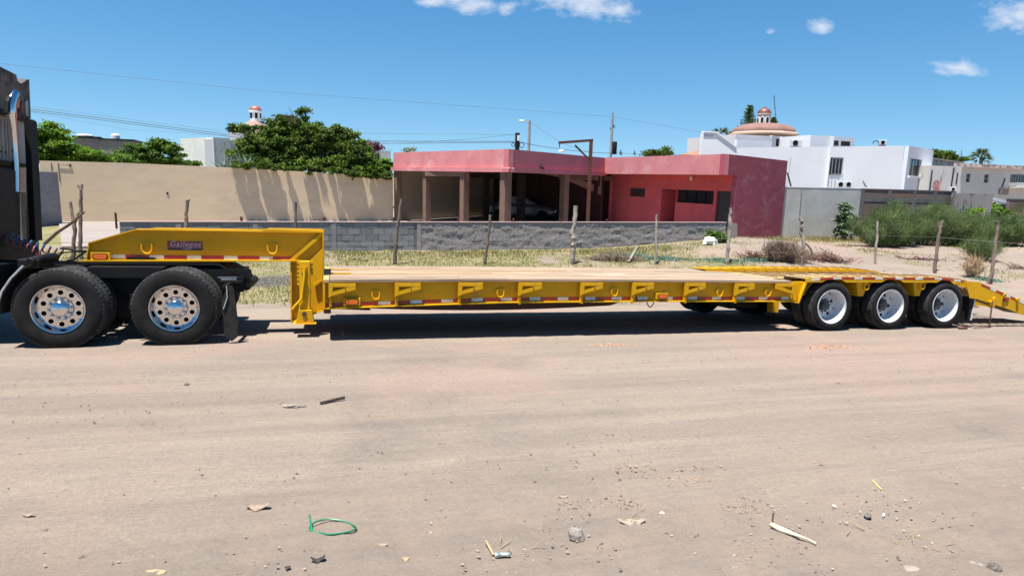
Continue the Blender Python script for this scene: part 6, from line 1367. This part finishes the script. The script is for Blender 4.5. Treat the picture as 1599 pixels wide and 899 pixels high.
fpost('slim leaning post before the carport',[(757,413),(760,395),(763,370),(765.5,336)],.048,m=BARK,seed=6,wob=.02)
fpost('thick bleached knotted post before the block wall',[(893,413),(896,395),(896,380),(893.5,365),(898,350),(899.5,322)],.085,m=BARKG,seed=7,wob=.018)
fpost('slender grey post between hoist and red doorway',[(1024,413),(1025,390),(1025.5,360),(1026,335)],.045,m=BARKG,seed=8)
fpost('grey crooked post at the right end of the block wall',[(1138,413),(1136.5,400),(1137.5,385),(1140,365),(1140.5,340),(1141.5,325)],.065,m=BARKG,seed=9,wob=.018)
fpost('twisted forked post in the dry weed bush',[(1253,413),(1254,395),(1254.5,375),(1251,362),(1253.5,350),(1251,342)],.062,m=BARKG,seed=10,wob=.02,branch=[(((1255,378),(1262,383),(1267,390),(1271,402)),.04),(((1251.5,345),(1248.5,341)),.04)])
fpost('straight pale post right of the reddish branches',[(1367,413),(1368,395),(1370,370),(1370.5,346)],.045,m=BARKG,seed=11)
fpost('tilted brown post with slanting top before the shrubs',[(1459.5,427),(1462,405),(1466,375),(1468,358),(1473,345)],.06,seed=12,branch=[(((1467,362),(1465,352),(1464,348)),.04)])
fpost('leaning knotted post behind the trailer tail',[(1544,443),(1549,428),(1552,405),(1554,385),(1558,362),(1557,346)],.062,seed=13,wob=.02)
wpts=[(60,381,17.6),(115,379,17.3),(291,381,17.8),(461,381,18.2),(618,381,18.6),(760,380,19.3),(896,379,20),(1025,377,20.8),(1139,373,21.5),(1254,371,22.2),(1369,368,23),(1466,371,21.2),(1552,378,20),(1640,384,19)]
wire('fence_wire','thin rusty wire strung along the wooden posts',wpts,.0045,.02,WIREF,n=6); 
# plank lying behind the deck
a=gp(982,411);b_=gp(1004,396); tag(MB().bar((a.x,a.y,a.z+.03),(b_.x*.55+a.x*.45,b_.y*.55+a.y*.45,a.z+.42),.08,.04).build('broken_plank',BARKG,None),'grey broken plank propped beside the twig heap','plank')
# ================================================================ LITTER AND STONES ON THE ROAD
def stone(px,py,w,label,m=STONE,h=.6,seed=0,cat='stone',group=None,d=.8):
    p=gp(px,py); o=lump('stone',(p.x,p.y,p.z+w*h*.22),w/2,w/2*d,w/2*h,m,seed,11,.18); o.rotation_euler=(0,0,seed); return tag(o,label,cat,group)
def pxm(px,py): p=gp(px,py); return (M.inverted()@p).z/F
stone(900,838,31*pxm(899,836),'largest pale grey rock near the bottom of the road',h=.75,seed=2)
stone(1034,803,9*pxm(1034,803),'small white stone right of the rubble patch',m=PLASTIC,seed=3); stone(1355,807,14*pxm(1355,807),'dark oval stone beside a white scrap at right',m=STONED,seed=4)
stone(1303,791,7*pxm(1303,791),'tiny white pebble between the straw and dark stone',m=PLASTIC,seed=5); stone(1552,890,20*pxm(1552,889),'black jagged stone in the bottom right corner',m=STONED,seed=6,h=.8)
stone(1148,889,12*pxm(1148,889),'pale chip of stone at the bottom below the long stalk',seed=7); stone(292,602,9*pxm(292,602),'dark pebble alone on the left of the road',m=STONED,seed=8)
stone(1283,728,7*pxm(1283,728),'dark pebble on the right half of the road',m=STONED,seed=9); stone(1310,600,8*pxm(1310,600),'dark pebble below the middle rear wheel',m=STONED,seed=10,h=.4)
stone(125,622,8*pxm(125,622),'flat brownish pebble near the left edge of the road',m=STONED,seed=11,h=.4); stone(72,829,9*pxm(72,829),'brown stone low at the left',m=STONED,seed=12,h=.5); stone(128,871,9*pxm(128,871),'brown stone at the bottom left',m=STONED,seed=13,h=.5)
stone(1380,806,5*pxm(1380,806),'white sliver of scrap beside the dark oval stone',m=PLASTIC,seed=14,h=1.6,cat='scrap'); stone(1525,882,20*pxm(1525,882),'flat pale stone flake near the bottom right corner',seed=15,h=.25); stone(1425,890,26*pxm(1425,890),'thin grey crumpled scrap at the bottom right',m=PAPER,seed=16,h=.2,cat='scrap')
g=np.random.default_rng(303)
def pebbles(name,n,xs_,ys_,s0,s1,m,cond=None,lab=None):
    x=g.uniform(*xs_,n); y=g.uniform(*ys_,n); 
    if cond is not None: k=cond(x,y); x,y=x[k],y[k]
    n=len(x); s=s0+(s1-s0)*g.random(n)**3; oc=np.array([(1,0,0),(0,1,0),(-1,0,0),(0,-1,0),(0,0,.65),(.7,.7,.35),(-.6,.7,.3)]); V=[];j=.35
    pts=oc[None]*(1+g.uniform(-j,j,(n,7,3))); a=g.random(n)*2*pi; ca,sa=np.cos(a),np.sin(a); X_=pts[...,0]*ca[:,None]-pts[...,1]*sa[:,None]; Y_=pts[...,0]*sa[:,None]+pts[...,1]*ca[:,None]
    V=np.stack([X_*s[:,None]+x[:,None],Y_*s[:,None]*.8+y[:,None],pts[...,2]*s[:,None]+gz(x,y)[:,None]+.002+.004],-1); f_=np.array([(0,5,4),(5,1,4),(1,6,4),(6,2,4),(2,3,4),(3,0,4),(0,1,5),(1,2,6)]); Fc=(f_[None]+7*np.arange(n)[:,None,None]).reshape(-1,3)
    o=big(name,V,Fc,m,None,tone=np.repeat(g.random(n),8)); return tag(o,lab,'gravel',kind='stuff')
def nearc(x,y):
    U,V=UV(x,y); q=np.clip((-5.3-V)/1.2,0,1); return (g.random(len(x))<.05+.95*q*(fbm(x*2.6,y*2.6,4,61)>.50))&(np.abs(x)<y*.9+.5)
pebbles('road_pebbles',42000,(-8,8),(2.4,9),.0025,.0115,PEB,nearc,'loose pebbles and grit strewn over the near verge')
pebbles('lot_rubble',9000,(-10,28),(14,33),.012,.05,PEB,lambda x,y:(UV(x,y)[1]>4.2)&(fbm(x*.8,y*.8,3,71)>.50)&(UV(x,y)[1]<17.5)&(x>1-(g.random(len(x))<.25)*11)&~((UV(x,y)[1]>12.5)&(x<9.5)),'stony rubble strewn over the bare lot')
pebbles('road_grit',5200,(-12,16),(4,12),.004,.013,STONED,lambda x,y:(UV(x,y)[1]<2.8)&(fbm(x*.6,y*.6,3,81)>.48),'dark grit scattered over the dirt road')
pebbles('rubble_patch',1100,(.3,1.6),(3.7,4.5),.003,.013,PEBR,lambda x,y:fbm(x*3,y*3,2,11)>.45,'patch of broken rubble around the largest rock')
# green strapping hoop
c0=gp(520,826); s_=pxm(520,826); b=MB(); pts=[]
for i in range(33):
    t=2*pi*i/32+2.6; k=1+.05*sin(3*t); q=gp(520+36*cos(t)*k,826+11.5*sin(t)*k-(2 if i>28 else 0)); pts.append((q.x-c0.x,q.y-c0.y,q.z-c0.z+.012+.006*sin(2*t)))
q=gp(484,816); pts.append((q.x-c0.x,q.y-c0.y,q.z-c0.z+.05)); b.tube(pts,.0058,6); tag(b.build('strapping_hoop',GREENP,None,smooth=True,loc=tuple(c0)),'green plastic strap curled into a hoop on the road','strap')
# stick
a=gp(500,631);b_=gp(539,625); tag(MB().bar((a.x,a.y,a.z+.015),(b_.x,b_.y,b_.z+.03),.025,.03).build('stick',BARK,None,bevel=.005),'short brown stick lying on the road','stick')
def sheet(name,label,px,py,w,d,m,seed,curl=.3,cat='litter',rot=0.):
    p=gp(px,py); s_=pxm(px,py); w*=s_; d*=s_*3; r_=random.Random(seed); n1,n2=7,4; vs=[];
    for j in range(n2):
        for i in range(n1):
            u_=i/(n1-1)-.5; v_=j/(n2-1)-.5; vs.append((u_*w*(1+r_.uniform(-.1,.1)),v_*d*(1-1.2*abs(u_))*(1+r_.uniform(-.3,.3)),.004+abs(u_)**2*w*curl*1.4+r_.uniform(0,w*.05)))
    o=MB().add(vs,[(j*n1+i,j*n1+i+1,(j+1)*n1+i+1,(j+1)*n1+i) for j in range(n2-1) for i in range(n1-1)]).build(name,m,None,loc=(p.x,p.y,p.z)); o.rotation_euler=(0,0,rot); md=o.modifiers.new('thick','SOLIDIFY'); md.thickness=.002; return tag(o,label,cat)
sheet('dry_leaf','curled dry leaf left of the green hoop',404,794,36,6,LEAFLIT,1,.5,'leaf',.1); sheet('dead_leaves','dark dried leaves lying beside the stick',463,636,30,2.5,STONED,2,.12,'leaf',.2); sheet('dead_leaves','small pile of pale leaves beside the dark dried ones',452,635,20,4,PAPER,3,.3,'leaf')
sheet('black_scrap','little black crumpled scrap below the hoop',497,876,21,4,SCRAP,4,.9,'scrap',.3); sheet('black_scrap','tiny black bit left of the crumpled scrap',450,887,8,3,SCRAP,5,.5,'scrap')
sheet('cardboard_piece','pale cardboard piece at the bottom edge',238,896,40,6,CARD,6,.05,'cardboard'); sheet('torn_paper','torn pale paper among the rubble',988,818,40,6,PAPER,7,.3,'paper',.2); sheet('torn_paper','folded buff paper edge at the rubble patch',975,815,22,5,CARD,8,.4,'paper')
sheet('dry_leaf','small pale curled leaf at the left edge',45,806,18,3,LEAFLIT,9,.6,'leaf'); sheet('dry_leaf','brown leaf right of the road centre',880,777,14,3,LEAFLIT,10,.4,'leaf'); sheet('dry_leaf','pinkish leaf left of the crushed can',598,852,16,3,LEAFLIT,11,.4,'leaf'); sheet('yellow_scrap','yellow scrap in the lower middle of the road',634,874,10,4,CARD,12,.6,'scrap')

# can, straws and long stalk
p=gp(785,869); s_=pxm(785,869); o=MB().lathe([(0,-12*s_),(5*s_,-12*s_),(5.5*s_,-9*s_),(5.2*s_,-2*s_),(4*s_,2*s_),(5.4*s_,8*s_),(5*s_,12*s_),(0,12*s_)],10).build('crushed_can',CANM,None,smooth=True,loc=(p.x,p.y,p.z+4*s_)); o.rotation_euler=(0,0,radians(-80)); o.scale=(1,1,.7); tag(o,'crushed silver drink can half in the dirt','can')
a=gp(771,869);b_=gp(759,852); tag(MB().bar((a.x,a.y,a.z+.01),(b_.x,b_.y,b_.z+.03),.012,.005).build('straw_stalk',CARD,None),'yellow straw leaning from the crushed can','straw')
a=gp(1376,766);b_=gp(1363,753); tag(MB().bar((a.x,a.y,a.z+.01),(b_.x,b_.y,b_.z+.015),.010,.005).build('straw_stalk',mat('straw_green',(.45,.42,.12),rough=.8),None),'yellow green straw alone on the right of the road','straw')
q=[gp(1204,824),gp(1218,831),gp(1240,838),gp(1262,845),gp(1275,851)]; tag(MB().tube([(v.x,v.y,v.z+.022-i*.003) for i,v in enumerate(q)],[.013,.019,.010,.004,.005],9).build('dried_stalk',BONE,None,smooth=True),'long pale dried stalk with thin tail on the road','stalk')
q=[gp(1206,822),gp(1206,817)]; tag(MB().tube([(q[0].x,q[0].y,q[0].z+.02),(q[0].x,q[0].y,q[0].z+.09)],.005,5).build('twig',BARK,None),'short twig sticking up at the thick end of the pale stalk','twig')
twigpile('straw_litter','bits of dry straw around the right rubble patch',1430,850,.28,.2,.02,24,CARD,95,'straw',sc=.22); twigpile('straw_litter','bits of dry straw near the crushed can',800,866,.16,.12,.02,9,CARD,96,'straw',sc=.22); twigpile('straw_litter','bits of straw by the torn paper',1010,820,.14,.1,.02,10,CARD,97,'straw',sc=.22)
# orange-red stain of powder on the dirt
for px,py,w_ in ((1270,541,.55),(965,542,.35)):
    p=gp(px,py); g3=np.random.default_rng(int(px)); m_=420; xx_=p.x+g3.normal(0,w_*.5,m_); yy_=p.y+g3.normal(0,.10,m_); P=np.stack([xx_,yy_,gz(xx_,yy_)+.008],1); Vv,Fc,T=quads(P,.02,g3,1.2,flat=3); o=big('orange_powder',Vv,Fc,mat('orange_earth',(.60,.27,.14),rough=.95),None,tone=T); tag(o,'patch of orange earth spilled on the road below the trailer','earth',kind='stuff')

# alike things share a group
GR={'fence_post':'rough wooden posts of the wire fence','overhead_cable':'overhead cables behind the walls','air_conditioner':'air conditioners on the white houses','feathery_shrub':'feathery shrubs on the lot','stone':'single stones on the road',
'dry_leaf':'dry leaves on the road','ground_creeper':'creeper patches on the dirt','small_far_tree':'far treetops above the pink roof','roof_antenna':'antennas on the roofs','palm_tree':'palms behind the houses','araucaria_tree':'conifers by the dome',
'red_brush_pile':'reddish brush piles','agave_plant':'agaves over the tan wall','straw_litter':'bits of dry straw','utility_pole':'utility poles behind the pink house','torn_paper':'torn papers on the road','black_scrap':'black scraps on the road','dead_leaves':'dried leaves by the stick','straw_stalk':'loose straws on the road','orange_powder':'patches of orange earth'}
for o in bpy.data.objects:
    if o.parent is None and o.name.split('.')[0] in GR and 'group' not in o.keys(): o['group']=GR[o.name.split('.')[0]]
